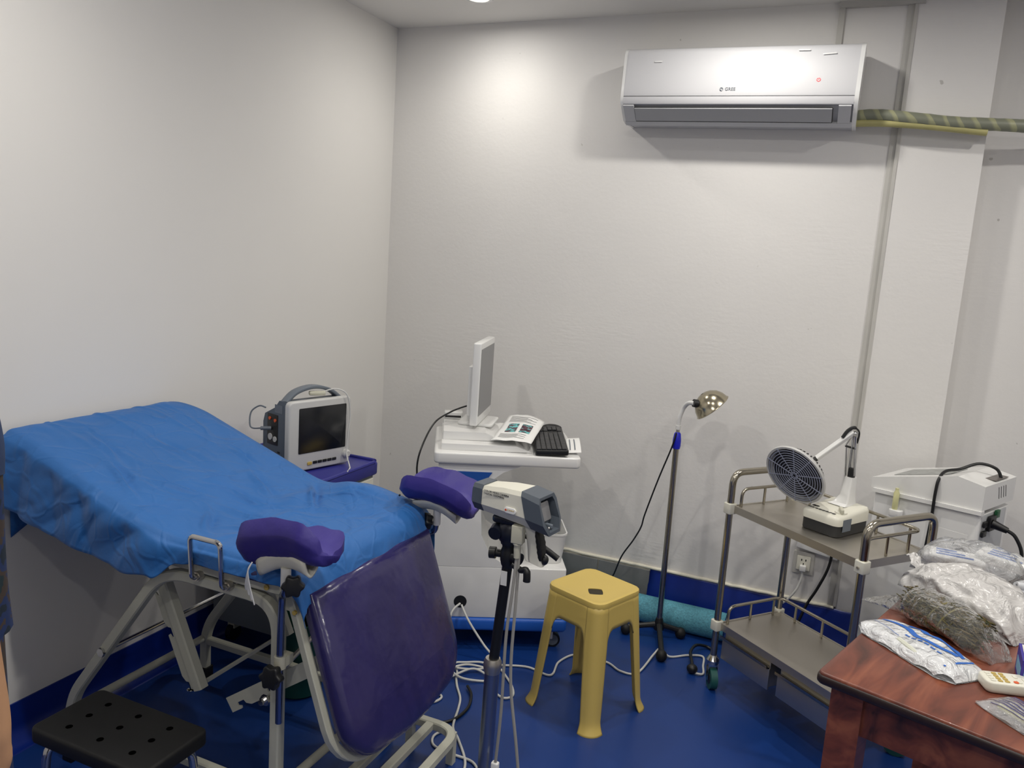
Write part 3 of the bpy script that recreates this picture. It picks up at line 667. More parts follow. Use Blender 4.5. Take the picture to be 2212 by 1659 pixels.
# local: +X is the screen side, Y across the screen
SW, SH, SD = .268, .250, .10
MPX = .035
mb = MB(); mb.slab([(y, z) for y, z in rrect(SW, SH, .018, 4)], 0, .026, .006, .004, Matrix(((0, 0, 1, MPX), (1, 0, 0, 0), (0, 1, 0, SH/2+.004), (0, 0, 0, 1)))); build('front_bezel', mb, MONSILVER, PM)
mb = MB(); prof = [(MPX, .006), (MPX, SH-.004), (MPX-.05, SH-.002), (MPX-.075, SH-.03), (MPX-.135, SH-.06), (MPX-.145, SH-.09), (MPX-.145, .006)]
mb.rings([[(x, -SW/2+.012, z) for x, z in prof], [(x, SW/2-.012, z) for x, z in prof]]); BH = build('housing', mb, MONGREY, PM)
build('screen', MB().rbox(-.098, .106, -.080, .082, 0, .0015, .004, .0004, Matrix(((0, 0, 1, MPX+.0262), (1, 0, 0, .004), (0, 1, 0, SH/2+.022), (0, 0, 0, 1)))), SCREEN, PM)
FMX = Matrix(((0, 0, 1, MPX+.0262), (1, 0, 0, 0), (0, 1, 0, 0), (0, 0, 0, 1)))
for k in range(5): build('button', MB().rbox(-.032+k*.021, -.014+k*.021, .024, .034, 0, .003, .002, .001, FMX), BLACK, PM)
build('alarm_button', MB().rbox(-.056, -.036, .022, .034, 0, .003, .004, .001, FMX), GOLD, PM)
build('dial', MB().lathe([(.016, 0), (.015, .012), (.010, .017)], FMX @ T(.112, .042, 0), 20), MONSILVER, PM)
mb = MB(); mb.tube(catmull([(MPX-.03, -.115, SH-.006), (MPX-.035, -.07, SH+.026), (MPX-.035, 0, SH+.040), (MPX-.035, .07, SH+.026), (MPX-.03, .115, SH-.006)], 6), 0, sq=(.012, .034), upv=(1, 0, 0)); build('carry_handle', mb, MIDGREY, PM, smooth=50)
SX = Matrix(((1, 0, 0, 0), (0, 0, -1, -SW/2+.0118), (0, 1, 0, 0), (0, 0, 0, 1)))       # side panel facing the camera
pn = build('connector_panel', MB().rbox(MPX-.118, MPX-.055, .085, .195, 0, .001, .003, .0003, SX), BLACK, PM)
for x, z, m, r in ((MPX-.102, .178, ORANGEM, .006), (MPX-.070, .174, ORANGEM, .006), (MPX-.098, .112, MONSILVER, .012), (MPX-.070, .107, MONSILVER, .010)):
    build('connector', MB().lathe([(r, .001), (r, .004), (r*.6, .004)], SX @ T(x, z, 0), 16), m, pn)
build('info_sticker', MB().box(MPX-.075, MPX-.03, .203, .232, 0, .0008, SX), MIDGREY, PM)
build('slot', MB().box(MPX-.055, MPX-.042, .060, .066, 0, .0012, SX), DARK, PM)
mb = MB(); q = SX @ Vector((MPX-.096, .142, .0)); mb.cyl(q, q+Vector((-.02, -.03, 0)), .007, n=12)
mb.tube(catmull([q+Vector((-.02, -.03, 0)), q+Vector((-.05, -.05, .002)), q+Vector((-.065, -.04, .05)), q+Vector((-.045, -.02, .075)), q+Vector((-.02, -.01, .072))], 6), .0028, 8); build('lead', mb, MIDGREY, PM)
mb = MB(); mb.tube(catmull([(MPX-.01, .03, SH+.022), (MPX+.015, .07, SH+.034), (MPX+.035, .105, SH+.012), (MPX+.036, .122, SH-.06), (MPX+.040, .112, .12), (MPX+.043, .104, .05), (MPX+.07, .098, .006), (MPX+.10, .075, .006), (MPX+.13, .04, .006)], 7), .0024, 8); build('sensor_cable', mb, CABLEW, PM)
build('sensor_clip', MB().rbox(-.012, .012, -.032, .026, 0, .014, .005, .004, T(MPX-.012, .012, SH+.012) @ Rz(-.5)), WARMPL, PM)

# ---------------------------------------------------------------- green bin under the bed
mb = MB(); mb.lathe([(.066, 0), (.07, .004), (.082, .25), (.086, .252), (.086, .262), (.080, .262), (.078, .01), (.0, .008)], n=28)
bn = build('waste_bin', mb, GREENB); bn.location = (.52, -1.278, 0); tag(bn, 'dark green plastic waste bin on the floor under the bed', 'bin')

# ---------------------------------------------------------------- colposcope cabinet
CA = math.radians(28)
CB = thing('equipment_cabinet', 'white rolling equipment cabinet with overhanging desk top and blue base', 'cabinet', (1.215, -.567, 0), CA)
CD = .42
def L_(name, mb, m, parent=CB, **k): return build(name, mb, m, parent, **k)
L_('base_plate', MB().rbox(-.50, .012, -.006, CD+.006, .080, .130, .02, .012), CABBLUE)
L_('lower_body', MB().rbox(-.505, -.004, .004, CD-.004, .130, .333, .008, .004), WPLASTG)
# tower with a concave front
pr = [(-.512, .333), (-.225, .333), (-.30, .38), (-.338, .46), (-.345, .56), (-.338, .62), (-.315, .67), (-.27, .705), (-.20, .734), (-.512, .734)]
mb = MB(); mb.rings([[(x, .004, z) for x, z in pr], [(x, CD-.004, z) for x, z in pr]]); L_('tower', mb, WPLASTG, smooth=25)
mb = MB(); pr2 = [(-.475, .64), (-.35, .64), (-.338, .665), (-.312, .704), (-.475, .704)]
mb.rings([[(x, .0034, z) for x, z in pr2], [(x, -.0006, z) for x, z in pr2]]); L_('blue_inset', mb, PANELBLUE, smooth=10)
L_('lower_side_panel', MB().rbox(-.512, -.330, 0, .004, .135, .62, .003, .001), WPLASTG) if 0 else None
mb = MB(); mb.lathe([(.0245, 0), (.0245, .0012), (.021, .0012)], Matrix(((1, 0, 0, -.403), (0, 0, -1, .0042), (0, 1, 0, .193), (0, 0, 0, 1))), 28); hole = L_('cable_hole', mb, BLACK)
L_('desk_top', MB().slab([(x-.258, y+CD/2) for x, y in rrect(.545, CD+.03, .02, 5)], .734, .776, .006, .010), WPLASTG)
mb = MB(); pr3 = [(-.505, .776), (-.505, .800), (-.225, .800), (-.165, .778)]
mb.rings([[(x, .03, z) for x, z in pr3], [(x, CD-.03, z) for x, z in pr3]]); L_('desk_step', mb, WPLASTG, smooth=20)
mb = MB(); pr4 = [(-.50, .800), (-.50, .832), (-.34, .832), (-.27, .802)]
mb.rings([[(x, .095, z) for x, z in pr4], [(x, CD-.05, z) for x, z in pr4]]); L_('monitor_plinth', mb, WPLASTG, smooth=20)
for x in (-.455, -.045):
    for y in (.05, CD-.05):
        mb = MB(); mb.cyl((x+.012, y-.012, .03), (x+.012, y+.012, .03), .030, n=22); k = L_('caster', mb, BLACK)
        mb = MB(); mb.cyl((x+.012, y-.0135, .03), (x+.012, y+.0135, .03), .022, n=18); L_('caster_hub', mb, MIDGREY, k)
        L_('caster_fork', MB().rbox(x-.014, x+.012, y-.017, y+.017, .035, .08, .004), WPLAST, k)
# its cables from the hole
def wcable(name, pts, r, m, label, group=None, n=8, cat='cable'):
    mb = MB(); mb.tube(catmull(pts, n), r, 8); o = build(name, mb, m, smooth=80); return tag(o, label, cat, group)
RC = T(1.215, -.567, 0) @ Rz(CA)
hp = RC @ Vector((-.403, -.002, .188))
wcable('white_cable', [hp, hp+Vector((-.012, -.05, -.03)), hp+Vector((.0, -.10, -.16)), (.93, -.90, .006), (.955, -.95, .005), (.985, -1.0, .005), (1.028, -1.06, .005), (1.052, -1.12, .005), (1.085, -1.22, .005), (1.13, -1.27, .005), (1.20, -1.36, .005), (1.23, -1.45, .005)], .0042, CABLEW, 'white cable dropping from the cabinet side hole past the bed step')
wcable('white_cable', [hp+Vector((.006, 0, -.004)), hp+Vector((.05, -.02, -.05)), hp+Vector((.12, -.02, -.13)), hp+Vector((.19, -.03, -.183)), (.985, -.82, .012), (.945, -.845, .012), (.91, -.87, .012), (.935, -.905, .016), (1.0, -.87, .012), (1.01, -.845, .01), (.955, -.875, .02), (.925, -.93, .02), (.975, -.955, .014), (1.035, -.93, .006), (1.07, -.90, .006), (.99, -.88, .016), (.94, -.965, .012), (.905, -1.0, .006), (.93, -1.06, .005), (.97, -1.085, .005), (.962, -1.125, .005), (.93, -1.13, .005)], .0042, CABLEW, 'white cable coiled on the floor in front of the cabinet')
wcable('white_cable', [(1.075, -.93, .006), (1.115, -.968, .005), (1.158, -.985, .005), (1.178, -.955, .005), (1.150, -.90, .005), (1.085, -.83, .005), (1.05, -.80, .006), (1.07, -.782, .005), (1.15, -.75, .005), (1.243, -.762, .005), (1.236, -.66, .005), (1.262, -.58, .005), (1.30, -.575, .005), (1.395, -.562, .005), (1.46, -.60, .005), (1.52, -.58, .005), (1.543, -.42, .012), (1.562, -.40, .030), (1.60, -.395, .006), (1.66, -.345, .005), (1.715, -.325, .005), (1.73, -.40, .005), (1.74, -.46, .005), (1.715, -.475, .008)], .0042, CABLEW, 'long white cable snaking under the yellow stool to the lamp foot')
wcable('black_cable', [(1.02, -.99, .012), (1.055, -1.03, .010), (1.078, -1.10, .006), (1.07, -1.18, .006), (1.035, -1.225, .006), (.99, -1.23, .006)], .005, BLACK, 'short black cable curving beside the white cables near the bed step')
wcable('grey_cable', [(1.075, -1.24, .005), (1.055, -1.29, .005), (1.08, -1.335, .005), (1.15, -1.345, .005), (1.22, -1.35, .005), (1.27, -1.40, .005)], .004, CABLEW, 'white cable looped round the bed step end', n=6)
# ---- things on the cabinet
MO = thing('computer_monitor', 'white flat computer monitor seen edge-on on the equipment cabinet', 'monitor', tuple(RC @ Vector((-.352, .29, .8325))), math.radians(15))
# local +X = screen normal
HW = .155; zb = .012; zt = .333
mb = MB(); mb.slab(rrect(.30, .321, .006, 3), 0, .030, .005, .004, Matrix(((0, 0, 1, -.018), (1, 0, 0, 0), (0, 1, 0, (zb+zt)/2), (0, 0, 0, 1)))); build('case', mb, WPLASTG, MO)
build('screen', MB().box(-.138, .138, -.13, .13, 0, .0008, Matrix(((0, 0, 1, .0122), (1, 0, 0, 0), (0, 1, 0, (zb+zt)/2+.006), (0, 0, 0, 1)))), LCDGREY, MO)
build('rear_housing', MB().rbox(-.042, -.018, -.10, .10, .04, .235, .006), WPLAST, MO)
build('stand', MB().rbox(-.05, -.01, -.05, .05, .0, .06, .006), WPLAST, MO)
build('stand_foot', MB().rbox(-.08, .06, -.09, .09, .0, .010, .02, .003), WPLAST, MO)
mb = MB(); mb.tube(catmull([(-.04, -.02, .07), (-.075, -.05, .06), (-.11, -.09, .045), (-.145, -.19, .02), (-.165, -.28, -.05), (-.175, -.305, -.12), (-.17, -.30, -.20)], 7), .0035, 8); build('monitor_cable', mb, BLACK, MO)
KB = thing('keyboard', 'black computer keyboard on the right end of the cabinet top', 'keyboard', tuple(RC @ Vector((-.085, .195, .7775))), CA+math.radians(-4))
# keyboard local: Y along its length
build('case', MB().rbox(-.058, .066, -.205, .195, 0, .020, .008, .004, Matrix.Rotation(-.06, 4, 'Y') @ T(0, 0, .004)), BLACK, KB)
KEY = mat('key_black', (34, 35, 38), .4)
km = MB().rbox(-.0085, .0085, -.0085, .0085, 0, .006, .0025, .0015, n=2); kd = None
for r in range(6):
    for c in range(20):
        if c in (15,) or (r in (3, 4) and c in (14, 16)): continue
        x = -.045+r*.019; y = -.192+c*.0195
        if kd is None: k = build('key', km, KEY, KB); kd = k.data
        else: k = bpy.data.objects.new('key', kd); C.objects.link(k); k.parent = KB
        k.matrix_basis = Matrix.Rotation(-.06, 4, 'Y') @ T(x, y, .0235)
def sheet(name, x0, y0, x1, y1, fn, m=PAPER, n=14, M=None, th=.0006):
    mb = MB(); mb.grid(n, n, lambda u, v: (x0+(x1-x0)*u, y0+(y1-y0)*v, fn(u, v)), M=M); o = build(name, mb, m, smooth=None); k = o.modifiers.new('thick', 'SOLIDIFY'); k.thickness = th; return o
PMX = RC @ T(-.325, .045, .812) @ Rz(math.radians(-14))
def pz(u, v): return .004+.020*math.sin(u*PI*.9)*(.4+.6*v)+.028*v*v*(1-u)*.7+.004*nz(u*4, v*4)
pp = sheet('printed_report', 0, 0, .155, .40, lambda u, v: pz(u, v), M=PMX); tag(pp, 'crumpled printed report sheet with two dark scan pictures on the cabinet', 'paper')
def onpaper(x0, x1, y0, y1, m, name):
    mb = MB(); mb.grid(6, 6, lambda a, b: ((x0+(x1-x0)*a), (y0+(y1-y0)*b), pz((x0+(x1-x0)*a)/.155, (y0+(y1-y0)*b)/.40)+.0012), M=PMX); build(name, mb, m, pp, smooth=None)
SCAN = patchwork('scan_print', [(50, 30, 44), (90, 60, 70), (110, 190, 190), (56, 30, 50)], 30)
onpaper(.030, .072, .13, .25, SCAN, 'scan_picture'); onpaper(.085, .127, .13, .25, SCAN, 'scan_picture')
for k in range(7): onpaper(.02, .13-.02*(k % 3), .285+k*.013, .288+k*.013, INK, 'printed_line')
for k in range(5): onpaper(.02, .12-.03*(k % 2), .045+k*.013, .048+k*.013, INK, 'printed_line')
p2 = sheet('printed_sheet', 0, 0, .15, .25, lambda u, v: .001+.004*math.sin(u*3)*v, M=RC @ T(-.310, .16, .8015) @ Rz(math.radians(6))); tag(p2, 'plain white sheet lying under the crumpled report', 'paper')
cd_ = sheet('paper_leaflet', 0, 0, .055, .25, lambda u, v: .004+.026*v*(1-v)+.006*u, M=RC @ T(-.034, .04, .778) @ Rz(math.radians(-7))); tag(cd_, 'small white folded leaflet beside the black keyboard', 'paper')
for k in range(2):
    mb = MB(); mb.grid(4, 8, lambda a, b: (.012+k*.018+a*.004, .03+b*.17, .0065+.026*((.03+b*.17)/.25)*(1-(.03+b*.17)/.25)+.006*(.012+k*.018)/.055), M=RC @ T(-.034, .04, .778) @ Rz(math.radians(-7))); build('printed_stripe', mb, MIDGREY, cd_, smooth=None)
MS = thing('computer_mouse', 'black computer mouse with coiled lead behind the keyboard', 'mouse', tuple(RC @ Vector((-.045, .418, .777))), CA)
build('shell', MB().ball((0, 0, .0175), .044, .022, .0165), BLACK, MS, smooth=80)
mb = MB(); mb.tube(catmull([(-.04, 0, .016), (-.08, .008, .016), (-.13, .0, .030), (-.16, -.02, .030), (-.12, -.035, .034), (-.085, -.012, .024)], 7), .004, 8); build('lead', mb, BLACK, MS)
mb = MB(); mb.slab(rrect(.075, .050, .010, 4), 0, .028, .004, .002, RC @ T(-.462, .345, .833)); o = build('optical_drive', mb, WPLASTG); tag(o, 'small white drive box with dark slot beside the edge-on monitor', 'drive box')
build('drive_slot', MB().box(-.034, .03, -.0262, -.0245, .006, .014, RC @ T(-.462, .345, .833)), DARK, o)
# plastic storage tray on the lower step
BI = thing('plastic_basket', 'white open plastic basket standing on the lower step of the cabinet', 'basket', tuple(RC @ Vector((-.085, .150, .334))), CA)
mb = MB(); op = rrect(.165, .20, .03, 5); ob = rrect(.14, .175, .03, 5)
mb.rings([[(x, y, .002) for x, y in inset(ob, .004)], [(x, y, 0) for x, y in ob], [(x, y, .115) for x, y in op], [(x*1.03, y*1.02, .115) for x, y in op], [(x*1.03, y*1.02, .122) for x, y in op], [(x*.97, y*.98, .122) for x, y in op], [(x*.96, y*.97, .004) for x, y in ob]]); build('tub', mb, WPLAST, BI)
build('paper_label', MB().box(.0, .06, -.1672, -.1662, .118, .119) if 0 else MB().rbox(-.02, .05, -.02, .05, .0, .002, .003, .0005, T(.0, .045, .085) @ Matrix.Rotation(.9, 4, 'X')), PAPER, BI)

# ---------------------------------------------------------------- colposcope on its stand
CO = thing('colposcope', 'ivory and grey video colposcope head on a black and silver stand', 'colposcope', (1.345, -1.55, 0))
def K(name, mb, m, parent=CO, **k): return build(name, mb, m, parent, world=True, **k)
cx, cy = 1.345, -1.55
mb = MB()
for k in range(5):
    a = 2*PI*k/5+.5; e = Vector((cx+.15*math.cos(a), cy+.15*math.sin(a), .045)); mb.tube([(cx, cy, .075), (cx+.08*math.cos(a), cy+.08*math.sin(a), .065), e], [.018, .014, .011], 10)
K('base_star', mb, IVORY)
for k in range(5):
    a = 2*PI*k/5+.5; e = (cx+.15*math.cos(a), cy+.15*math.sin(a)); mb = MB(); mb.cyl((e[0]-.009, e[1], .02), (e[0]+.009, e[1], .02), .020, n=18); K('caster', mb, BLACK)
mb = MB(); mb.cyl((cx, cy, .05), (cx+.004, cy, .44), .0195, n=20); K('outer_column', mb, mat('satin_aluminium', (150, 158, 176), .34, 1))
mb = MB(); mb.lathe([(.0205, -.012), (.0245, .006), (.0235, .018), (.019, .028), (.0135, .028)], T(cx+.004, cy, .44), 24); K('column_collar', mb, STEEL)
tp = Vector((cx+.028, cy, .742)); mb = MB(); mb.cyl((cx+.004, cy, .43), tp, .0135, n=18); K('inner_column', mb, BLACK)
mb = MB(); mb.box(-.0085, .0085, -.0146, -.0136, -.02, .018, T(tp.x-.003, tp.y, tp.z-.045)); K('column_label', mb, WPLAST)
# clamp and pan head
mb = MB(); mb.lathe([(.014, -.02), (.018, -.012), (.021, .0), (.021, .022), (.017, .034), (.020, .045)], T(*tp), 22); K('clamp_body', mb, BLACK)
mb = MB(); mb.cyl(tp+Vector((-.018, 0, .012)), tp+Vector((-.034, -.003, .012)), .010, n=16); mb.cyl(tp+Vector((-.034, -.003, .012)), tp+Vector((-.050, -.006, .011)), .015, n=20); K('clamp_knob', mb, BLACK)
mb = MB(); mb.cyl(tp+Vector((.015, -.004, .012)), tp+Vector((.036, -.010, .010)), .016, n=18); K('tilt_knob', mb, BLACK)
mb = MB(); mb.tube(catmull([tp+Vector((.02, -.016, -.004)), tp+Vector((.045, -.024, -.010)), tp+Vector((.062, -.03, -.004)), tp+Vector((.066, -.032, -.02)), tp+Vector((.066, -.032, -.032))], 6), [.008]*14+[.0095]*20, 12); K('clamp_lever', mb, BLACK)
hd = tp+Vector((.0, .0, .045))
mb = MB(); mb.ball((0, 0, .028), .034, .030, .036, 20, 12, T(*hd)); mb.lathe([(.022, -.002), (.024, .012), (.020, .03)], T(*hd), 20); K('pan_head', mb, NAVYBLK, smooth=60)
mb = MB(); mb.rbox(-.045, .030, -.024, .024, .052, .070, .014, .006, T(*hd)); K('head_plate', mb, NAVYBLK)
mb = MB(); mb.cyl(hd+Vector((-.030, -.006, .030)), hd+Vector((-.030, -.030, .026)), .020, .017, n=18); K('head_dial', mb, NAVYBLK)
mb = MB(); mb.tube(catmull([hd+Vector((.025, .02, .02)), hd+Vector((.06, .03, .003)), hd+Vector((.09, .036, -.014)), hd+Vector((.105, .040, -.024)), hd+Vector((.118, .042, -.032))], 5), [.005]*6+[.008]*20, 12); K('pan_handle', mb, BLACK, smooth=60)
# camera head: loft of rounded sections along local X
HMt = frame(hd+Vector((-.008, 0, .070)), (1, -.15, -.012), (0, 0, 1))
def sec(x, w_, zb, zt, c, dx=0):
    # rectangle with chamfered lower and upper corners; dx shears the top backwards
    h = zt-zb; p = [(-w_*.62, zb), (w_*.62, zb), (w_, zb+h*.30), (w_*.97, zt-c), (w_*.80, zt), (-w_*.80, zt), (-w_*.97, zt-c), (-w_, zb+h*.30)]
    return [(x+dx*((z-zb)/h), y, z) for y, z in p]
mb = MB(); mb.rings([sec(-.062, .036, .004, .070, .010), sec(.0, .040, .0, .079, .010), (sec(.085, .044, -.006, .082, .010, -.028))], HMt); HB = K('head_body', mb, IVORY, smooth=25)
mb = MB(); mb.rings([sec(-.092, .033, .009, .068, .012), sec(-.088, .037, .005, .073, .010), sec(-.060, .0375, .003, .073, .010)], HMt); K('lens_hood', mb, HOODGREY, smooth=25)
mb = MB(); mb.lathe([(.024, 0), (.024, .003), (.018, .003), (.018, .001)], HMt @ T(-.092, 0, .038) @ Matrix.Rotation(-PI/2, 4, 'Y'), 24); K('front_lens', mb, SCREEN, smooth=50)
# rear hood: open frame around a sunk display
A_ = sec(.083, .0455, -.0075, .0835, .010, -.028); B_ = sec(.135, .044, -.014, .076, .014, -.030)
Bi = [(x, y*.80, .033+(z-.033)*.82) for x, y, z in B_]; Ci = [(x-.030, y*.80, .033+(z-.033)*.80) for x, y, z in B_]
mb = MB(); mb.rings([A_, B_, Bi, Ci], HMt); HO = K('rear_hood', mb, HOODGREY, smooth=25)
mb = MB(); mb.slab(rrect(.050, .046, .004, 3), 0, .002, .0006, 0, HMt @ T(.1005, 0, .034) @ Matrix(((0, 0, 1, 0), (1, 0, 0, 0), (0, 1, 0, 0), (0, 0, 0, 1))) @ Matrix.Rotation(-.32, 4, 'X')); K('display', mb, LCDGREY, HO)
mb = MB(); mb.rbox(-.024, .024, -.004, .006, 0, .010, .004, .002, HMt @ T(.103, 0, -.003)); K('display_ledge', mb, MIDGREY, HO)
mb = MB(); mb.ball((0, 0, 0), .004, M=HMt @ T(.1225, -.010, -.0005)); K('menu_button', mb, CHROME, HO, smooth=80)
# handle with rubber grip
hb = HMt @ Vector((.070, 0, -.002)); ht = hb+Vector((.020, 0, -.100))
mb = MB(); R = []
for t_, wx, wy in ((0, .022, .017), (.25, .017, .015), (.6, .017, .015), (.9, .019, .016), (1, .0195, .0155)):
    c = hb.lerp(ht, t_); R.append([c+Vector((x, y, -.0 if t_ < 1 else x*-.25)) for x, y in rrect(wx*2, wy*2, .010, 4)])
mb.rings(R); GR = K('grip', mb, IVORY, smooth=45)
mb = MB(); R = []
for t_ in [k/11 for k in range(12)]:
    c = hb.lerp(ht, .14+t_*.74)+Vector((.0135+.0035*math.sin(t_*PI), 0, 0)); s = .5+.5*math.sin(PI*min(1, max(.08, t_*.9+.05)))
    R.append([c+Vector((x+(.0012 if int(t_*11) % 2 else 0), y, 0)) for x, y in rrect(.014*(.6+.4*s), .036*(.55+.45*s), .005, 3)])
mb.rings(R); K('grip_pad', mb, RUBBER, GR, smooth=30)
mb = MB(); mb.ball(tuple(ht+Vector((.020, 0, .012))), .010, .012, .013); K('trigger_cap', mb, BLACK, GR, smooth=70)
# connector block and its cable
cb = HMt @ Vector((.046, -.022, -.008))
K('connector_block', MB().rbox(-.015, .015, -.012, .012, -.046, .0, .003, .002, T(*cb)), WARMPL)
mb = MB(); mb.lathe([(.012, -.050), (.012, -.046)], T(*cb), 16); mb.lathe([(.0075, -.085), (.009, -.060), (.009, -.050)], T(*cb), 14); K('connector_boot', mb, WARMPL)
q0 = cb+Vector((0, 0, -.08))
mb = MB(); mb.tube(catmull([q0, q0+Vector((-.004, -.004, -.10)), q0+Vector((-.012, -.005, -.22)), q0+Vector((-.012, -.004, -.42)), q0+Vector((-.020, .0, -.58))], 7), .0042, 8); K('cable', mb, CABLEG)
q1 = q0+Vector((-.020, 0, -.58))
K('cable_adapter', MB().rbox(-.010, .010, -.008, .008, -.075, .012, .004, .004, T(*q1)), WPLAST)
mb = MB(); mb.tube(catmull([q0+Vector((.004, .004, .02)), q0+Vector((.006, 0, -.12)), q0+Vector((.004, 0, -.26)), q0+Vector((.010, .0, -.36)), q0+Vector((.034, 0, -.50)), q0+Vector((.052, .0, -.62)), q0+Vector((.07, .0, -.762))], 7), .0042, 8); K('cable', mb, CABLEG)
MTX = HMt @ T(-.030, -.0405, .058) @ Matrix.Rotation(PI/2, 4, 'X')
text('lettering', 'COLOR VIDEO CAMERA', .0068, MTX @ T(-.022, .005, 0), INK, HB, True, .0003, 'LEFT')
text('lettering', 'DIGITAL ZOOMING', .0068, MTX @ T(-.022, -.002, 0), INK, HB, True, .0003, 'LEFT')
MTB = HMt @ T(.030, -.0438, .030) @ Matrix.Rotation(PI/2, 4, 'X')
mb = MB(); mb.slab(rrect(.034, .015, .0074, 6), -.002, .0012, .0006, 0, MTB); K('badge', mb, PAPER, HB)
mb = MB(); mb.lathe([(.0028, .0012), (.0028, .0018)], MTB @ T(-.0115, 0, 0), 12); K('badge_emblem', mb, ORANGEM, HB)
text('badge_lettering', 'SUNNY', .0062, MTB @ T(.003, .0006, .0014), GOLD, HB, True, .0002)

# ---------------------------------------------------------------- yellow plastic stool
YS = thing('plastic_stool', 'yellow moulded plastic stool with four splayed legs on the blue floor', 'stool', (1.410, -.866, 0), math.radians(-21.5))
ST_H, AT, AB = .430, .114, .146
def yper(s, a, r):
    """point on a rounded square of half side a at perimeter fraction s, starting mid-side, plus outward normal"""
    seg = int(s*4) % 4; f = s*4-int(s*4)
    st = a-r; ar = r*PI/2; tot = 2*st+ar; d = f*tot
    if d < st: p = (a, d); n = (1, 0)
    elif d < st+ar:
        an = (d-st)/r; p = (st+r*math.cos(an), st+r*math.sin(an)); n = (math.cos(an), math.sin(an))
    else: p = (st-(d-st-ar), a); n = (0, 1)
    c, q = math.cos(seg*PI/2), math.sin(seg*PI/2)
    return (p[0]*c-p[1]*q, p[0]*q+p[1]*c), (n[0]*c-n[1]*q, n[0]*q+n[1]*c)
ARCH, LEGW = .285, .20                   # leg top height, half width of a leg as a fraction of a side
def zlow(f):
    d = abs(f-.5)
    if d <= LEGW: return ARCH
    k = (d-LEGW)/(.5-LEGW); return ARCH+.046*math.sqrt(max(0, 1-(1-min(1, k*2.4))**2))
LF = [.5-LEGW+2*LEGW*k/14 for k in range(15)]
PF = [.5+LEGW, .704, .71, .72, .735, .755, .78, .81, .84, .88, .94]
PF = PF+[1.0]+[2-f for f in PF[::-1]]              # one side panel runs from leg edge to leg edge
def ypt(seg, f, z):
    a = AB+(AT-AB)*z/ST_H; (x, y), (nx, ny) = yper(((seg+f)/4) % 1.0, a, .034); return x, y, nx, ny
def strip(name, cols):
    mb = MB(); n = len(cols[0]); mb.add([p for c in cols for p in c], [(i*n+j, (i+1)*n+j, (i+1)*n+j+1, i*n+j+1) for i in range(len(cols)-1) for j in range(n-1)])
    o = build(name, mb, YELLOW, YS, smooth=50); k = o.modifiers.new('thick', 'SOLIDIFY'); k.thickness = .005; k.offset = -1
ZTOP = ST_H-.016
for g in range(4):
    cols = []
    for f in LF:
        c = []
        for z in [0, .006, .014, .024, .036, .06, .10, .15, .20, .25, ARCH]+[ARCH+(ZTOP-ARCH)*k/6 for k in range(1, 7)]:
            ff = .5+(f-.5)*(.70+.30*min(1, z/ARCH)); x, y, nx, ny = ypt(g, ff, z); fl = .013*max(0, 1-z/.036)**1.5; c.append((x+nx*fl, y+ny*fl, z))
        cols.append(c)
    strip('leg', cols)
    strip('side_panel', [[(*ypt(g, f, zl+(ZTOP-zl)*j/6)[:2], zl+(ZTOP-zl)*j/6) for j in range(7)] for f in PF for zl in (zlow(f if f <= 1 else 2-f),)])
NT = 48; hc = (.030, -.032); R = []
def ringpts(a, r, z): return [(*yper(k/NT, a, r)[0], z) for k in range(NT)]
hole = [];
for x, y, z in ringpts(.5, .1, 0):
    an = math.atan2(y, x); rr = .023/(abs(math.cos(an))**1.2+abs(math.sin(an))**1.2)**(1/1.2)*1.15
    hole.append((hc[0]+rr*math.cos(an)*1.15, hc[1]+rr*math.sin(an)*1.15))
R = [ringpts(AT+.0025, .036, ST_H-.020), ringpts(AT+.0038, .037, ST_H-.010), ringpts(AT+.002, .036, ST_H-.003), ringpts(AT-.004, .034, ST_H), ringpts(AT-.009, .034, ST_H-.0015), ringpts(AT-.022, .034, ST_H-.003)]
R += [[(x, y, ST_H-.004) for x, y in hole], [(x, y, ST_H-.0065) for x, y in hole]]
mb = MB(); mb.rings(R, None, False, False); build('seat', mb, YELLOW, YS, smooth=45)
mb = MB(); mb.rings([[(hc[0]+(x-hc[0])*1.05, hc[1]+(y-hc[1])*1.05, ST_H-.0085) for x, y in hole], [(x, y, ST_H-.0062) for x, y in hole]], None, True, True); build('hole_shade_plate', mb, DKYEL, YS)  # dark plate closing the hole, its colour stands for the shade inside

# ---------------------------------------------------------------- gooseneck floor lamp
FL = thing('floor_lamp', 'gooseneck examination floor lamp with chrome pole, metal shade and black feet', 'lamp', (1.517, -.245, 0))
lx, ly = 1.517, -.245
def F_(name, mb, m, parent=FL, **k): return build(name, mb, m, parent, world=True, **k)
for e in ((1.392, -.285), (1.60, -.205), (1.575, -.435)):
    mb = MB(); mb.tube(catmull([(lx, ly, .058), ((lx*.5+e[0]*.5), (ly*.5+e[1]*.5), .045), (e[0], e[1], .032)], 5), [.014, .013, .012, .011, .011, .011, .011, .011, .011, .011, .012], 10); l = F_('leg', mb, BLACK)
    mb = MB(); mb.ball((e[0], e[1], .022), .022, .022, .024); F_('foot', mb, RUBBER, l, smooth=80)
mb = MB(); mb.lathe([(.020, .035), (.022, .05), (.016, .075), (.0135, .085)], T(lx, ly, 0), 18); F_('hub', mb, BLACK)
mb = MB(); mb.cyl((lx, ly, .07), (lx-.002, ly, .805), .0115, n=18); F_('pole', mb, STEELTUBE)
mb = MB(); mb.lathe([(.0145, 0), (.0165, .012), (.0165, .035), (.013, .060), (.008, .066)], T(lx-.002, ly, .795), 18); F_('collar', mb, DEEPBLUE)
mb = MB(); mb.cyl((lx-.002, ly, .855), (lx-.002, ly, .878), .0075, n=14); F_('inner_pole', mb, STEEL)
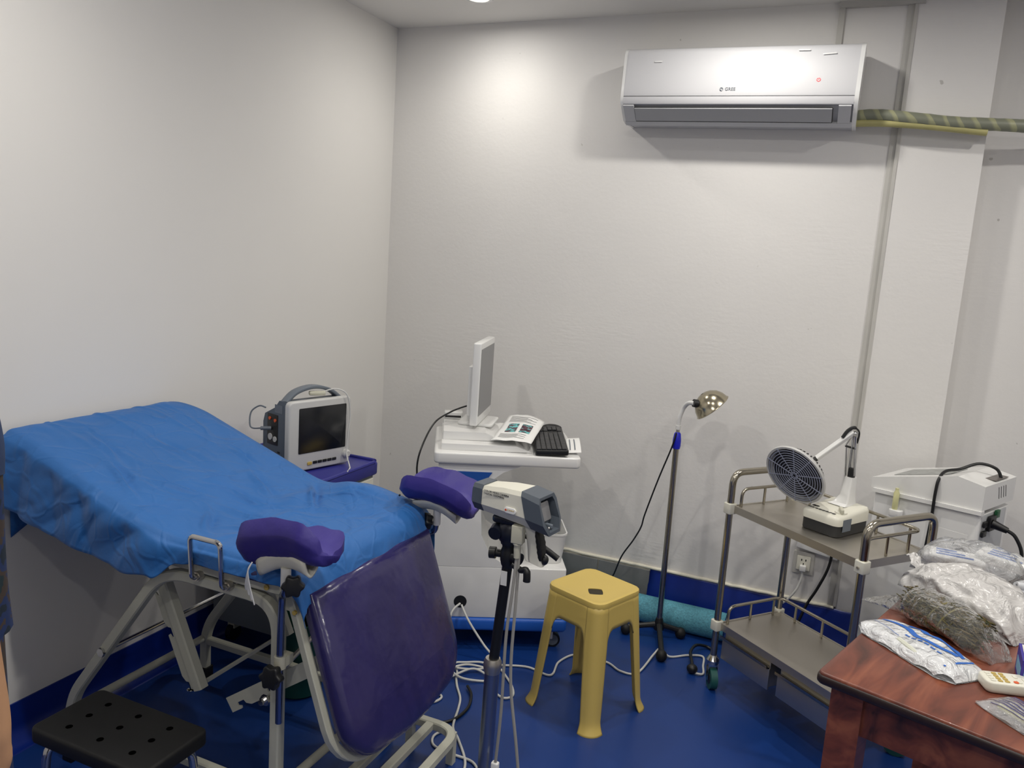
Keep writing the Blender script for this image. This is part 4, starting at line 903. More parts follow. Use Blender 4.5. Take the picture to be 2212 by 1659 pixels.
gp = catmull([(lx-.002, ly, .875), (lx+.000, ly, .92), (lx+.012, ly, .960), (lx+.032, ly-.018, .984), (lx+.058, ly-.040, .990)], 8)
mb = MB(); mb.tube(gp, .0085, 12); mb.cyl((lx-.002, ly, .872), (lx-.002, ly, .888), .0105, n=14); F_('gooseneck', mb, WPLAST)
sn = Vector((.62, .16, -.70)).normalized(); sb = Vector((lx+.060, ly-.004, .990))
mb = MB(); mb.cyl(sb+Vector((-.006, -.038, .001)), sb+Vector((.024, -.020, -.003)), .0155, .0165, n=18); F_('socket_cap', mb, BLACK)
SM = zframe(sb+Vector((.060, .004, -.012))-sn*.062, sn, (0, 1, 0)); prf = [(.006, -.002), (.019, 0), (.034, .006), (.052, .020), (.064, .040), (.070, .062), (.073, .064), (.071, .066), (.061, .042), (.049, .023), (.03, .01), (.015, .006)]
mb = MB(); mb.lathe(prf, SM, 36, False, False); F_('shade', mb, mat('nickel_shade', (176, 168, 146), .2, 1), smooth=50)
mb = MB(); mb.ball((0, 0, .034), .022, .022, .026, M=SM); F_('bulb', mb, IVORY, smooth=80)
mb = MB(); mb.tube(catmull([(lx-.004, ly-.016, .86), (lx-.016, ly-.018, .80), (lx-.06, ly+.0, .66), (lx-.105, ly+.02, .50), (lx-.118, ly+.03, .44), (lx-.15, ly+.05, .37), (lx-.20, ly+.08, .28), (lx-.235, ly+.11, .18), (lx-.262, ly+.13, .13), (lx-.30, ly+.12, .05), (lx-.30, ly+.08, .006)], 7), .0032, 8); F_('power_cord', mb, BLACK)

# ---------------------------------------------------------------- stainless trolley
TA = math.radians(-39.4)
TR = thing('instrument_trolley', 'stainless steel two-shelf instrument trolley with drawers and teal casters', 'trolley', (1.778, -.525, 0), TA)
TU, TV, Z1, Z2 = .556, .300, .690, .252
def R_(name, mb, m, parent=TR, **k): return build(name, mb, m, parent, **k)
for u, su in ((0, -1), (TU, 1)):
    mb = MB(); mb.tube(bend([(u, 0, .118), (u, 0, .805), (u, TV, .805), (u, TV, .118)], .045, 7), .0122, 14); R_('post_handle', mb, STEELTUBE, smooth=60)
for z, nm in ((Z1, 'upper_shelf'), (Z2, 'lower_shelf')):
    mb = MB(); mb.rings([[(x, y, z-.026) for x, y in rrect0] for rrect0 in [[(.006, .004), (TU-.006, .004), (TU-.006, TV-.004), (.006, TV-.004)]]] + [[(.006, .004, z), (TU-.006, .004, z), (TU-.006, TV-.004, z), (.006, TV-.004, z)], [(.012, .010, z), (TU-.012, .010, z), (TU-.012, TV-.010, z), (.012, TV-.010, z)], [(.013, .011, z-.003), (TU-.013, .011, z-.003), (TU-.013, TV-.011, z-.003), (.013, TV-.011, z-.003)]])
    sh_ = R_(nm, mb, STEEL, smooth=20)
    for u in (0, TU):
        for v in (0, TV):
            R_('corner_bracket', MB().rbox(u-.017, u+.017, v-.017, v+.017, z-.032, z+.006, .006, .003), IVORY, sh_)
            mb = MB(); mb.cyl((u, v-.016, z-.014), (u, v-.022, z-.014), .004, n=8); R_('screw', mb, STEEL, sh_) if v == 0 and u else None
def guard(pts, posts, z, par):
    mb = MB(); mb.tube(bend(pts, .03, 6), .0056, 10); g = R_('guard_rail', mb, STEELTUBE, par, smooth=60)
    for x, y in posts: mb = MB(); mb.cyl((x, y, z-.002), (x, y, z+.058), .0046, n=10); R_('rail_post', mb, STEELTUBE, par)
us = [o for o in TR.children if o.name.startswith('upper_shelf')][0]; ls = [o for o in TR.children if o.name.startswith('lower_shelf')][0]
e = .022
for z, par in ((Z1, us), (Z2, ls)):
    guard([(e, e+.006, z-.002), (e, e+.006, z+.06), (e, TV-e, z+.06), (TU-e, TV-e, z+.06), (TU-e, e+.006, z+.06), (TU-e, e+.006, z-.002)], [(e, TV*.45), (e, TV-e-.03), (.10, TV-e), (TU*.4, TV-e), (TU*.68, TV-e), (TU-.06, TV-e), (TU-e, TV*.75), (TU-e, TV*.42)], z, par)
for u0, u1 in ((.035, .255), (.300, .520)):
    d = R_('drawer', MB().rbox(u0, u1, .012, .275, .130, .222, .003, .002), STEEL)
    R_('drawer_front', MB().rbox(u0-.004, u1+.004, .004, .012, .125, .200, .002, .001), STEEL, d)
    mb = MB(); pr = [(.004, .200), (-.010, .204), (-.010, .214), (-.006, .214), (-.004, .208), (.006, .206)]; mb.rings([[(u0-.004, y, z) for y, z in pr], [(u1+.004, y, z) for y, z in pr]]); R_('pull_lip', mb, STEELTUBE, d, smooth=20)
for u in (0, TU):
    for v in (0, TV):
        mb = MB(); mb.lathe([(.010, .088), (.022, .092), (.024, .106), (.018, .116), (.0125, .124)], T(u, v, 0), 18); cs = R_('caster', mb, CHROME)
        a = (-.45 if u+v < .01 else .5+u*2+v*7); M = T(u, v, 0) @ Rz(a)
        mb = MB(); mb.cyl(M @ Vector((.012, -.012, .038)), M @ Vector((.012, .012, .038)), .038, n=24); R_('wheel', mb, TEALRUB, cs)
        mb = MB(); mb.cyl(M @ Vector((.012, -.0135, .038)), M @ Vector((.012, .0135, .038)), .020, n=18); R_('wheel_hub', mb, BLACK, cs)
        for s in (-1, 1):
            mb = MB(); mb.rings([[(x, s*.017+dy, z) for x, z in ((-.016, .094), (.016, .094), (.020, .034), (.006, .030))] for dy in (-.0015, .0015)], M); R_('fork', mb, CHROME, cs, smooth=20)
# ---------------------------------------------------------------- heat lamp on the trolley
TW = T(1.778, -.525, 0) @ Rz(TA)
tb = TW @ Vector((.300, .172, Z1-.0025))
HL = thing('heat_therapy_lamp', 'white infrared heat therapy lamp with round caged head on the trolley', 'lamp', tuple(tb), TA+math.radians(8))
build('base_lower', MB().slab(rrect(.133, .180, .022, 5), 0, .040, 0, .004), mat('charcoal_plastic', (44, 45, 47), .45), HL)
mb = MB(); bo = rrect(.138, .185, .022, 5)
mb.rings([[(x, y, .038) for x, y in bo], [(x, y, .058+.012*(y > 0)) for x, y in bo], [(x, y, .066+.014*(y > 0)) for x, y in inset(bo, .006)], [(x, y, .068+.014*(y > 0)) for x, y in inset(bo, .020)]]); build('base_cover', mb, IVORY, HL, smooth=50)
build('dial', MB().rbox(-.006, .006, -.022, .022, 0, .016, .005, .004, T(.040, -.036, .071) @ Rz(.7)), WARMPL, HL)
build('dial_plate', MB().lathe([(.020, .0), (.019, .006)], T(.040, -.036, .068), 20), IVORY, HL)
mb = MB(); R = []
for z, x0, x1, y0, y1 in ((.078, -.040, .024, .005, .078), (.085, -.030, .022, .020, .076), (.11, -.016, .020, .030, .073), (.17, -.010, .018, .038, .070)):
    R.append([(x+(x0+x1)/2, y+(y0+y1)/2, z) for x, y in rrect(x1-x0, y1-y0, .006, 3)])
mb.rings(R); build('column', mb, WPLASTG, HL, smooth=40)
for k, (u, v, m_) in enumerate(((-.052, .02, REDM), (-.045, -.005, REDM), (-.040, .035, GREENM))):
    build('front_mark', MB().box(u-.006, u+.006, v-.003, v+.003, .0712, .0716), m_, HL)
mb = MB(); mb.lathe([(.011, .071), (.011, .0716), (.008, .0716), (.008, .071)], T(-.045, -.045, 0) @ Matrix.Diagonal((1.2, .7, 1, 1)), 20); build('emblem', mb, BLACK, HL)
text('lettering', '特定电磁波治疗器', .0125, T(-.010, -.066, .0697) @ Rz(.0), INK, HL, False, .0003)
build('rating_label', MB().box(.0690, .0698, -.065, -.02, .018, .058), MIDGREY, HL)
def hlw(*p): return HL.matrix_basis.inverted() @ Vector(p)
col = Vector((.004, .054, .165)); elb = Vector(col)+Vector((-.030, .0, .160)); 
build('column_joint', MB().rbox(-.010, .010, -.008, .008, -.01, .036, .003, .003, T(*col)), BLACK, HL)
# elbow and head in world coordinates
colw = HL.matrix_basis @ col; elw = colw+Vector((-.006, -.004, .150)); hcw = Vector((1.983, -.600, .852)); hnv = Vector((-.42, -.76, -.40)).normalized()
def H_(name, mb, m, parent=HL, **k): return build(name, mb, m, parent, world=True, **k)
side = Vector((.77, -.63, 0))
for s, r in ((.012, .0038), (-.010, .0038)):
    mb = MB(); mb.tube([colw+side*s+Vector((0, 0, .012)), elw+side*s*.4], r, 8); H_('lower_arm', mb, CHROME)
mb = MB(); mb.tube([colw+side*-.022+Vector((0, 0, .0)), colw.lerp(elw, .72)+side*-.03, elw+side*-.004], .0028, 8); H_('spring_rod', mb, CHROME)
mb = MB(); q = colw.lerp(elw, .68); mb.tube([q+side*-.032, q+side*.010], .0036, 8); H_('spacer', mb, BLACK)
mb = MB(); mb.cyl(elw+side*.010, elw+side*-.010, .009, n=14); H_('elbow', mb, CHROME)
back = hcw-hnv*.062
mb = MB(); mb.tube([elw+Vector((-.004, 0, .006)), back.lerp(elw, .22)], 0, sq=(.014, .017), upv=side); H_('upper_arm', mb, WPLASTG)
mb = MB(); mb.tube([back, back.lerp(elw, .25)], 0, sq=(.012, .014), upv=side); H_('arm_end', mb, BLACK)
mb = MB(); mb.tube(catmull([back.lerp(elw, .78)+Vector((-.006, -.004, .010)), elw+Vector((-.022, -.002, .008)), elw+Vector((-.004, 0, .020)), elw+Vector((.012, .0, .006)), elw+Vector((.010, 0, -.03))], 6), [.006]*14+[.003]*12, 8); H_('arm_cable', mb, BLACK)
HMx = zframe(hcw, hnv)
mb = MB(); mb.lathe([(.030, -.060), (.046, -.055), (.075, -.034), (.094, -.012), (.105, -.004), (.109, .002), (.107, .008), (.100, .008), (.098, -.002), (.088, -.012), (.07, -.030)], HMx, 40, True, False); hd_ = H_('head_dish', mb, MONSILVER, smooth=50)
SLOT = []
for k in range(40):
    a = 2*PI*k/40; M = HMx @ Rz(a); mb = MB(); mb.box(.080, .0925, -.0028, .0028, -.034, -.008, M @ T(.0855, 0, -.022) @ Matrix.Rotation(.0, 4, 'Y') @ T(-.0855, 0, .022)) if 0 else None
    if k == 0:
        mb = MB(); p0 = Vector((.0815, 0, -.0295)); p1 = Vector((.0925, 0, -.0150)); mb.tube([p0, p1], 0, sq=(.005, .004), upv=(0, 1, 0)); sl = build('vent_slot', mb, DARK, hd_); sl.matrix_basis = HL.matrix_basis.inverted() @ M; s0 = sl
    else: sl = s0.copy(); C.objects.link(sl); sl.parent = hd_; sl.matrix_basis = HL.matrix_basis.inverted() @ M
mb = MB(); mb.lathe([(.090, -.010), (.090, -.007)], HMx, 40); H_('heat_plate', mb, mat('dark_heat_plate', (18, 20, 34), .5), hd_)
GRL = mat('grille_grey', (150, 156, 176), .4)
for k in range(1, 11):
    r = .009*k+.004; mb = MB(); n_ = 40
    mb.grid(n_, 6, lambda u, v: tuple(HMx @ Vector(((r+.0014*math.cos(v*2*PI))*math.cos(u*2*PI), (r+.0014*math.cos(v*2*PI))*math.sin(u*2*PI), .009+.0015*math.sin(v*2*PI)))), cu=True, cv=True); H_('grille_ring', mb, GRL, hd_, smooth=80)
for k in range(10):
    a = 2*PI*k/10+.2; mb = MB(); mb.tube([HMx @ Vector((.006*math.cos(a), .006*math.sin(a), .0085)), HMx @ Vector((.104*math.cos(a), .104*math.sin(a), .0085))], .0017, 6); H_('grille_spoke', mb, GRL, hd_)
# ---------------------------------------------------------------- white device cabinet beside the pillar
DA = math.radians(-27)
DV = thing('therapy_machine', 'white floor-standing therapy machine with sloped control panel beside the pillar', 'machine', (2.546, -.45, 0), DA)
def D_(name, mb, m, parent=DV, **k): return build(name, mb, m, parent, **k)
D_('lower_body', MB().rbox(-.352, -.004, .006, .258, .075, .775, .012, .004), WPLASTG)
D_('plinth', MB().rbox(-.345, -.01, .012, .25, .045, .075, .01, .004), MIDGREY)
pr = [(-.362, .775), (0, .790), (0, .872), (-.085, .886), (-.362, .812)]
mb = MB(); mb.rings([[(x, y, z) for x, z in pr] for y in (0, .268)]); D_('control_housing', mb, WPLASTG, smooth=15)
mb = MB(); mb.rings([[(x, y, z) for x, z in ((-.352, .762), (.002, .777), (.002, .790), (-.352, .776))] for y in (-.006, .02)]); D_('ledge', mb, WPLASTG, smooth=20)
def sl_(u): return .812+(u+.362)/(.277)*.074
mb = MB(); mb.add([(-.31, .05, sl_(-.31)+.0008), (-.13, .05, sl_(-.13)+.0008), (-.13, .20, sl_(-.13)+.0008), (-.31, .20, sl_(-.31)+.0008), (-.31, .05, sl_(-.31)+.002), (-.13, .05, sl_(-.13)+.002), (-.13, .20, sl_(-.13)+.002), (-.31, .20, sl_(-.31)+.002)], [(0, 3, 2, 1), (4, 5, 6, 7), (0, 1, 5, 4), (1, 2, 6, 5), (2, 3, 7, 6), (3, 0, 4, 7)]); D_('control_panel', mb, mat('grey_control_print', (150, 152, 150), .4, var=(60, .25)), smooth=20)
D_('top_window', MB().box(-.055, -.006, .10, .21, .8765, .8785, T(0, 0, 0) @ Matrix.Rotation(0, 4, 'Y')), mat('brown_grey_window', (104, 98, 94), .35))
XF = Matrix(((0, 0, 1, 0), (1, 0, 0, 0), (0, 1, 0, 0), (0, 0, 0, 1)))          # local plane of the end face
D_('rear_panel', MB().rbox(.02, .225, .60, .772, 0, .002, .01, .0006, T(-.0042, 0, 0) @ XF), mat('grey_rear_panel', (190, 192, 194), .45))
for k in range(4):
    mb = MB(); mb.box(-.0006, .0006, -.022, .022, 0, .0012, XF @ T(.125+k*.02, .835, 0) @ Rz(.35)); D_('vent_slit', mb, DARK)
D_('inlet_socket', MB().rbox(.058, .108, .715, .765, 0, .012, .004, .002, XF), BLACK)
D_('fuse_holder', MB().rbox(.024, .050, .732, .752, 0, .008, .003, .002, XF), BLACK); D_('fuse_holder', MB().rbox(.020, .052, .700, .720, 0, .008, .003, .002, XF), BLACK)
D_('power_switch', MB().rbox(.112, .140, .752, .778, 0, .010, .002, .002, XF @ T(0, 0, 0)), GREENM)
mb = MB(); mb.cyl((.01, .080, .740), (.055, .088, .728), .015, .010, n=14); mb.tube(catmull([(.055, .088, .728), (.078, .095, .712), (.100, .105, .66), (.098, .11, .58), (.07, .12, .45)], 6), .0058, 10); D_('power_plug', mb, BLACK)
mb = MB(); mb.tube(catmull([(-.012, .165, .874), (-.030, .16, .905), (-.075, .135, .915), (-.115, .09, .892), (-.140, .04, .884), (-.142, .0, .862), (-.143, -.010, .815), (-.144, -.008, .72), (-.148, -.010, .60), (-.15, -.005, .45)], 7), .0052, 10); D_('black_lead', mb, BLACK)
h = D_('vial_holder', MB().rbox(-.280, -.237, -.030, .0, .700, .724, .010, .003), WPLASTG)
mb = MB(); mb.lathe([(.008, .0), (.0095, .004), (.0095, .060), (.006, .066), (.006, .076)], T(-.264, -.016, .723), 14); vv = build('vial', mb, VIAL, DV); 
D_('side_panel', MB().rbox(-.135, -.03, .0052, .0066, .60, .70, .0006, .0003), WPLASTG)
D_('sticker', MB().box(-.350, -.318, .003, .0062, .575, .612), VIOLET)
for u in (-.31, -.05):
    for v in (.05, .22):
        mb = MB(); mb.cyl((u-.012, v, .023), (u+.012, v, .023), .023, n=18); D_('caster', mb, BLACK)

# ---------------------------------------------------------------- wall socket with plug
SO = thing('wall_socket', 'open wall socket with white plug behind the trolley', 'socket', (2.027, 0, .352))
build('plate', MB().rbox(-.040, .040, -.047, .047, 0, .008, .004, .002, Matrix.Rotation(PI/2, 4, 'X')), GREYTRIM, SO)
build('insert', MB().rbox(-.026, .026, -.030, .030, .008, .014, .003, .002, Matrix.Rotation(PI/2, 4, 'X')), IVORY, SO)
for x, z in ((-.008, .014), (.008, .014), (0, -.002)): build('pin_hole', MB().box(x-.002, x+.002, -.0146, -.0138, z-.004, z+.004), DARK, SO)
build('plug', MB().rbox(-.012, .012, -.030, -.008, -.030, -.006, .004, .003), WPLASTG, SO)
mb = MB(); mb.tube(catmull([(0, -.020, -.028), (0, -.022, -.06), (-.012, -.03, -.105), (-.04, -.045, -.150), (-.075, -.055, -.19), (-.10, -.05, -.26), (-.16, -.06, -.335), (-.22, -.14, -.345)], 6), .0045, 8); build('plug_cable', mb, CABLEW, SO)
cvr = build('socket_cover', MB().rbox(-.065, .095, -.012, .012, -.024, .024, .004, .003), WPLAST); cvr.location = (2.06, -.013, .432); cvr.rotation_euler = (0, .16, 0); tag(cvr, 'loose white socket cover strip on the wall above the socket', 'cover')
wcable('black_cable', [(2.13, -.05, .45), (2.12, -.045, .36), (2.09, -.05, .27), (2.06, -.055, .20), (2.03, -.07, .10), (2.0, -.10, .012), (1.93, -.14, .006), (1.86, -.17, .006)], .0055, BLACK, 'black cable hanging beside the wall socket behind the trolley')
# ---------------------------------------------------------------- foam roll on the floor
RO = thing('foam_mat_roll', 'rolled teal foam mat lying along the foot of the plastered wall', 'mat roll', (1.1, -.125, 0))
mb = MB(); sp = []
rr0 = .056
for x0, x1 in ((.45, 1.765),):
    mb.lathe([(.022, 0), (rr0, 0), (rr0+.001, .01), (rr0, (x1-x0)*.5), (rr0+.001, x1-x0-.01), (rr0, x1-x0), (.022, x1-x0), (.022, x1-x0-.05), (.022, .0)], T(x0, -.128, rr0+.001) @ Matrix.Rotation(PI/2, 4, 'Y'), 36, False, False)
build('roll', mb, TEAL, RO, world=True, smooth=50)
mb = MB(); mb.tube([Vector((1.7655, -.128, rr0+.001))+Vector((0, math.cos(a)*(.024+.030*a/(6*PI)), math.sin(a)*(.024+.030*a/(6*PI)))) for a in [k*6*PI/90 for k in range(91)]], .0012, 6); build('roll_edge', mb, VINYLD, RO, world=True)
# earphone-like black wire beside the trolley
wcable('black_wire', [(1.700, -.462, .022), (1.690, -.43, .03), (1.672, -.36, .03), (1.680, -.29, .028), (1.712, -.245, .012), (1.74, -.25, .006)], .006, BLACK, 'short black cord with round end next to the trolley caster')
mb = MB(); mb.ball((0, 0, .019), .021, .019, .018); o = build('round_plug', mb, BLACK, smooth=80); o.location = (1.700, -.468, 0); tag(o, 'small round black plug end on the floor beside the trolley caster', 'plug')

# ---------------------------------------------------------------- wooden table
TBA = math.radians(-18.6); TZ = .72
TBM = T(2.124, -1.697, 0) @ Rz(TBA)
TB = thing('wooden_table', 'red-brown stained wooden table with dark worn edges', 'table', (2.124, -1.697, 0), TBA)
TL, TWD = .90, .62
mb = MB(); mb.slab([(x+TWD/2-.004, y+TL/2) for x, y in rrect(TWD, TL, .014, 3)], TZ-.020, TZ, .004, .0); top = build('table_top', mb, WOOD, TB)
mb = MB(); mb.slab([(x+TWD/2-.004, y+TL/2) for x, y in rrect(TWD+.006, TL+.006, .016, 3)], TZ-.026, TZ-.005, .006, .008); build('edge_moulding', mb, WOODEDGE, TB)
for u in (.022, TWD-.085):
    for v in (.018, TL-.085):
        mb = MB(); mb.rings([[(u+dx*k, v+dy*k, z) for dx, dy in ((0, 0), (.062, 0), (.062, .062), (0, .062))] for z, k in ((0, 1.0), (TZ-.026, 1.0))]); build('leg', mb, WOOD, TB)
for x0, x1, y0, y1 in ((.084, TWD-.085, .030, .052), (.084, TWD-.085, TL-.06, TL-.038), (.034, .056, .08, TL-.085), (TWD-.07, TWD-.048, .08, TL-.085)):
    build('apron', MB().box(x0, x1, y0, y1, TZ-.115, TZ-.026), WOOD, TB)
def tbl(name, label, cat, u, v, rz=0, group=None): return thing(name, label, cat, tuple(TBM @ Vector((u, v, TZ))), TBA+rz, group)
# ---- crumpled bag maker: pillow-shaped closed film with noise
def pillow(L, W, H, seed, rough=.02, nu=44, nv=40, flat=.22, nose=0.0, sc=1.0, tail=None):
    """closed cushion shape resting on z=0; tail=(side,len) stretches one end into a flat film tail"""
    mb = MB()
    def fn(u, v):
        x = (u-.5)*L; a = v*2*PI; e = max(0.0, 1-abs(2*u-1)**3.2)
        hw = W/2*(.55+.45*e**.5); hh = H*(e**.6)
        if tail and ((u > 1-tail[1]) if tail[0] > 0 else (u < tail[1])):
            k = (u-(1-tail[1]))/tail[1] if tail[0] > 0 else (tail[1]-u)/tail[1]
            hh = H*(1-k)**1.6*.9+.006; hw = W/2*(.86-.1*math.sin(k*PI)+.15*k)
        c, s = math.cos(a), math.sin(a); s2 = math.copysign(abs(s)**.75, s)
        n1 = nz(x*14*sc+seed, c*2.2, s*2.2); n2 = nz(x*38*sc+seed*2, c*5, s*5); n3 = abs(nz(x*22+seed*3, c*4, s*3))
        d = rough*(n1+.5*n2-.6*n3)
        y = (hw+d)*c; z = hh*.5+(hh*.5+d*.8*min(1, hh/H*1.2))*s2
        return (x+.5*d, y, max(.0008+.0005*(n2+1), z))
    mb.grid(nu, nv, fn, cv=True); return mb
# white patterned package
PK = tbl('sealed_dressing_pack', 'white sealed dressing pack with blue printed film on the table corner', 'pack', .112, .255, math.radians(-28))
def pkz(x, y): 
    e = max(0, 1-(abs(x)/.130)**4)*max(0, 1-(abs(y)/.060)**4); return .004+.026*e**.6+.004*nz(x*26, y*26)*e+.006*e*math.sin(x*26+y*30)
def pkout(u, v):
    x = (u-.5)*.262; wv = .060*(1-.35*max(0, abs(u-.5)*2-.75)/.25)+.004*nz(x*20, 3); return x, (v-.5)*2*wv
mb = MB()
mb.grid(40, 24, lambda u, v: (*pkout(u, v), pkz(*pkout(u, v)))); mb.grid(40, 24, lambda u, v: (*pkout(u, v), .0012+.002*abs(nz(u*9, v*9))))
build('wrapper', mb, film('white_wrapper', (226, 228, 230), .10, .22, 30, .7), PK, smooth=None)
def pkprint(x0, x1, yf, wdt, m, n=26, nm='blue_print'):
    mb = MB(); mb.grid(n, 3, lambda u, v: (x0+(x1-x0)*u, yf(u)+(v-.5)*wdt(u), pkz(x0+(x1-x0)*u, yf(u)+(v-.5)*wdt(u))+.0015)); build(nm, mb, m, PK, smooth=None)
pkprint(-.112, .086, lambda u: .012+.010*math.sin(u*7)-.006*u, lambda u: .006+.006*abs(math.sin(u*5)), BLUEINK)
pkprint(-.060, .070, lambda u: .036+.004*math.sin(u*9)-.008*u, lambda u: .010+.004*math.sin(u*23), BLUEINK)
pkprint(.058, .092, lambda u: .034-.012*u, lambda u: .020-.010*u, BLUEINK)
pkprint(.099, .103, lambda u: .0, lambda u: .082, BLUEINK, 4)
pkprint(-.108, -.03, lambda u: -.016-.008*u, lambda u: .0016, BLUEINK)
for k in range(6): pkprint(-.03+k*.018, -.018+k*.018, lambda u: -.006-.002*k, lambda u: .004, BLUEINK, 4)
mb = MB(); mb.tube(catmull([(-.02, -.034, .020), (.03, -.042, .018), (.075, -.046, .013)], 6), .007, 10); build('inner_roll', mb, mat('pale_green_gauze', (206, 208, 194), .6), PK)
# herb bag
HBG = tbl('herb_bag', 'clear plastic bag holding a bundle of dried green-brown herbs', 'bag', .105, .410, math.radians(-27))
mb = MB(); random.seed(3)
for k in range(1100):
    x0 = random.uniform(-.085, .05); ln = random.uniform(.03, .10); a = random.uniform(0, 2*PI); r = .036*math.sqrt(random.random()); 
    p = []
    for j in range(4):
        x = min(.125, x0+ln*j/3); w_ = .8+.25*math.sin((x+.09)*14); aa = a+.5*random.uniform(-1, 1)*j/3
        rr_ = r*w_+random.uniform(-.004, .004); p.append((x, rr_*1.25*math.cos(aa), max(.003, .040+rr_*math.sin(aa))))
    mb.tube(p, random.choice([.0009, .0013, .0018]), 4)
build('dried_herbs', mb, HERB, HBG, smooth=None, kind='stuff')
BAND = mat('herb_tie', (110, 102, 56), .6)
for x in (.018, .048):
    mb = MB(); mb.tube([(x+.012*math.sin(a), .047*math.cos(a), .040+.037*math.sin(a)) for a in [2*PI*k/24 for k in range(25)]], .0022, 6); build('tie_band', mb, BAND, HBG, smooth=60)
mb = pillow(.33, .105, .082, 4.0, .010, 56, 36, tail=(-1, .34)); build('film', mb, CLEARBAG, HBG, smooth=None)
# big milky bag
MB_ = tbl('white_plastic_bag', 'large milky white plastic bag bulging behind the herb bag', 'bag', .135, .580, math.radians(-30))
mb = pillow(.33, .17, .100, 9.0, .020, 60, 48); build('film', mb, MILKBAG, MB_, smooth=None)
mb = MB(); mb.grid(14, 8, lambda u, v: (-.150-.04*u, -.02+.028*v+.012*nz(u*5, v*5), .045+.030*math.sin(u*2)+.008*nz(u*6, v*7, 2)+.006*v)); build('knot_ear', mb, MILKBAG, MB_, smooth=None)
mb = MB()
for k in range(22):
    mb.ball((random.uniform(.01, .11), random.uniform(-.07, -.02), random.uniform(.02, .045)), random.uniform(.008, .018), random.uniform(.006, .012), random.uniform(.006, .012), 8, 6)
build('contents', mb, mat('cream_contents', (220, 214, 180), .6), MB_, smooth=80, kind='stuff')
# clear bag at the back of the table with folded white packs inside
CBG = tbl('clear_supply_bag', 'clear plastic bag with blue-printed white packs at the table back', 'bag', .090, .830, math.radians(4))
build('film', pillow(.29, .14, .105, 15.0, .016, 56, 44), HAZEBAG, CBG, smooth=None)
for k, (x, y, rz, L_n) in enumerate(((-.05, .01, .2, .15), (.07, .03, -.25, .14))):
    mb = MB(); mb.rbox(-L_n/2, L_n/2, -.03, .03, 0, .028, .012, .008, T(x, y, .03+.022*k) @ Rz(rz) @ Matrix.Rotation(.15, 4, 'X')); pk_ = build('inner_pack', mb, PAPER, CBG)
    for j in range(3): build('blue_print', MB().box(-L_n*.3, L_n*.3-.02*j, -.018+j*.014, -.010+j*.014, .0281, .0287, T(x, y, .03+.022*k) @ Rz(rz) @ Matrix.Rotation(.15, 4, 'X')), BLUEINK, pk_)
TBG = tbl('cotton_roll_bag', 'clear plastic bag of small white tubes beside the milky bag', 'bag', .300, .715, math.radians(-30))
build('film', pillow(.26, .13, .098, 21.0, .010, 50, 40), CLEARBAG, TBG, smooth=None)
tm = MB(); tm.lathe([(.0045, 0), (.009, 0), (.0095, .003), (.0095, .045), (.009, .048), (.0045, .048), (.0042, .02), (.0042, .002)], None, 12, False, False); td = None
for i in range(46):
    x = random.uniform(-.10, .10); y = random.uniform(-.045, .0); z = random.uniform(.02, .080)*(1-(x/.15)**2)+.004
    if td is None: k = build('white_tube', tm, WHITETUBES, TBG, smooth=50); td = k.data
    else: k = bpy.data.objects.new('white_tube', td); C.objects.link(k); k.parent = TBG
    k.matrix_basis = T(x, y, max(.018, z)) @ Matrix.Rotation(random.uniform(1.45, 1.65), 4, 'X') @ Matrix.Rotation(random.uniform(-.6, .6), 4, 'Y')
# remote control
RM = tbl('remote_control', 'white air conditioner remote control with grey display on the table', 'remote', .314, .240, math.radians(34))
mb = MB(); mb.slab([(x, y) for x, y in rrect(.165, .052, .014, 5)], .0, .024, .004, .009); build('case', mb, IVORY, RM)
build('display', MB().rbox(.018, .062, -.017, .017, .024, .0246, .003, .0002), LCDGREY, RM)
for k, (x, y, lx_, wy) in enumerate([(-.068+.013*(i % 3), -.015+.010*(i//3), .009, .007) for i in range(12)]): build('button', MB().rbox(x-lx_/2, x+lx_/2, y-wy/2, y+wy/2, .0238, .0256, .002, .0008), GOLD if k % 3 else IVORY, RM)
for x, y in ((-.018, .010), (-.018, -.010), (-.004, 0), (.006, .012), (.006, -.012)): build('button', MB().rbox(x-.004, x+.004, y-.006, y+.006, .0238, .0258, .003, .0008), IVORY, RM)
build('power_button', MB().rbox(-.030, -.021, -.018, -.010, .0238, .0258, .003, .0008), ORANGEM, RM)
# small printed foil packet at the front edge
SP = tbl('printed_packet', 'small crumpled clear packet with violet print at the table front', 'packet', .345, .110, math.radians(-30))
def spz(x, y): e = max(0, 1-(abs(x)/.082)**4)*max(0, 1-(abs(y)/.046)**4); return .004+.016*e+.004*nz(x*40, y*40)+.01*max(0, y/.046)*abs(nz(x*12, 2))
mb = MB(); mb.grid(30, 20, lambda u, v: ((u-.5)*.164, (v-.5)*.092*(1-.3*max(0, abs(u-.5)*2-.7)), spz((u-.5)*.164, (v-.5)*.092))); mb.grid(30, 20, lambda u, v: ((u-.5)*.164, (v-.5)*.092*(1-.3*max(0, abs(u-.5)*2-.7)), .0012)); build('film', mb, HAZEBAG, SP, smooth=None)
for k in range(7):
    yy = -.030+k*.0095
    mb = MB(); mb.grid(20, 2, lambda u, v: (-.06+.11*u, yy+(v-.5)*.0026, spz(-.06+.11*u, yy)+.0014)); build('violet_print', mb, NAVYINK, SP, smooth=None)
mb = MB(); mb.tube(catmull([(-.05, -.018, .009), (.02, -.02, .012), (.07, -.012, .009)], 5), .006, 8); build('inner_stick', mb, VIAL, SP)
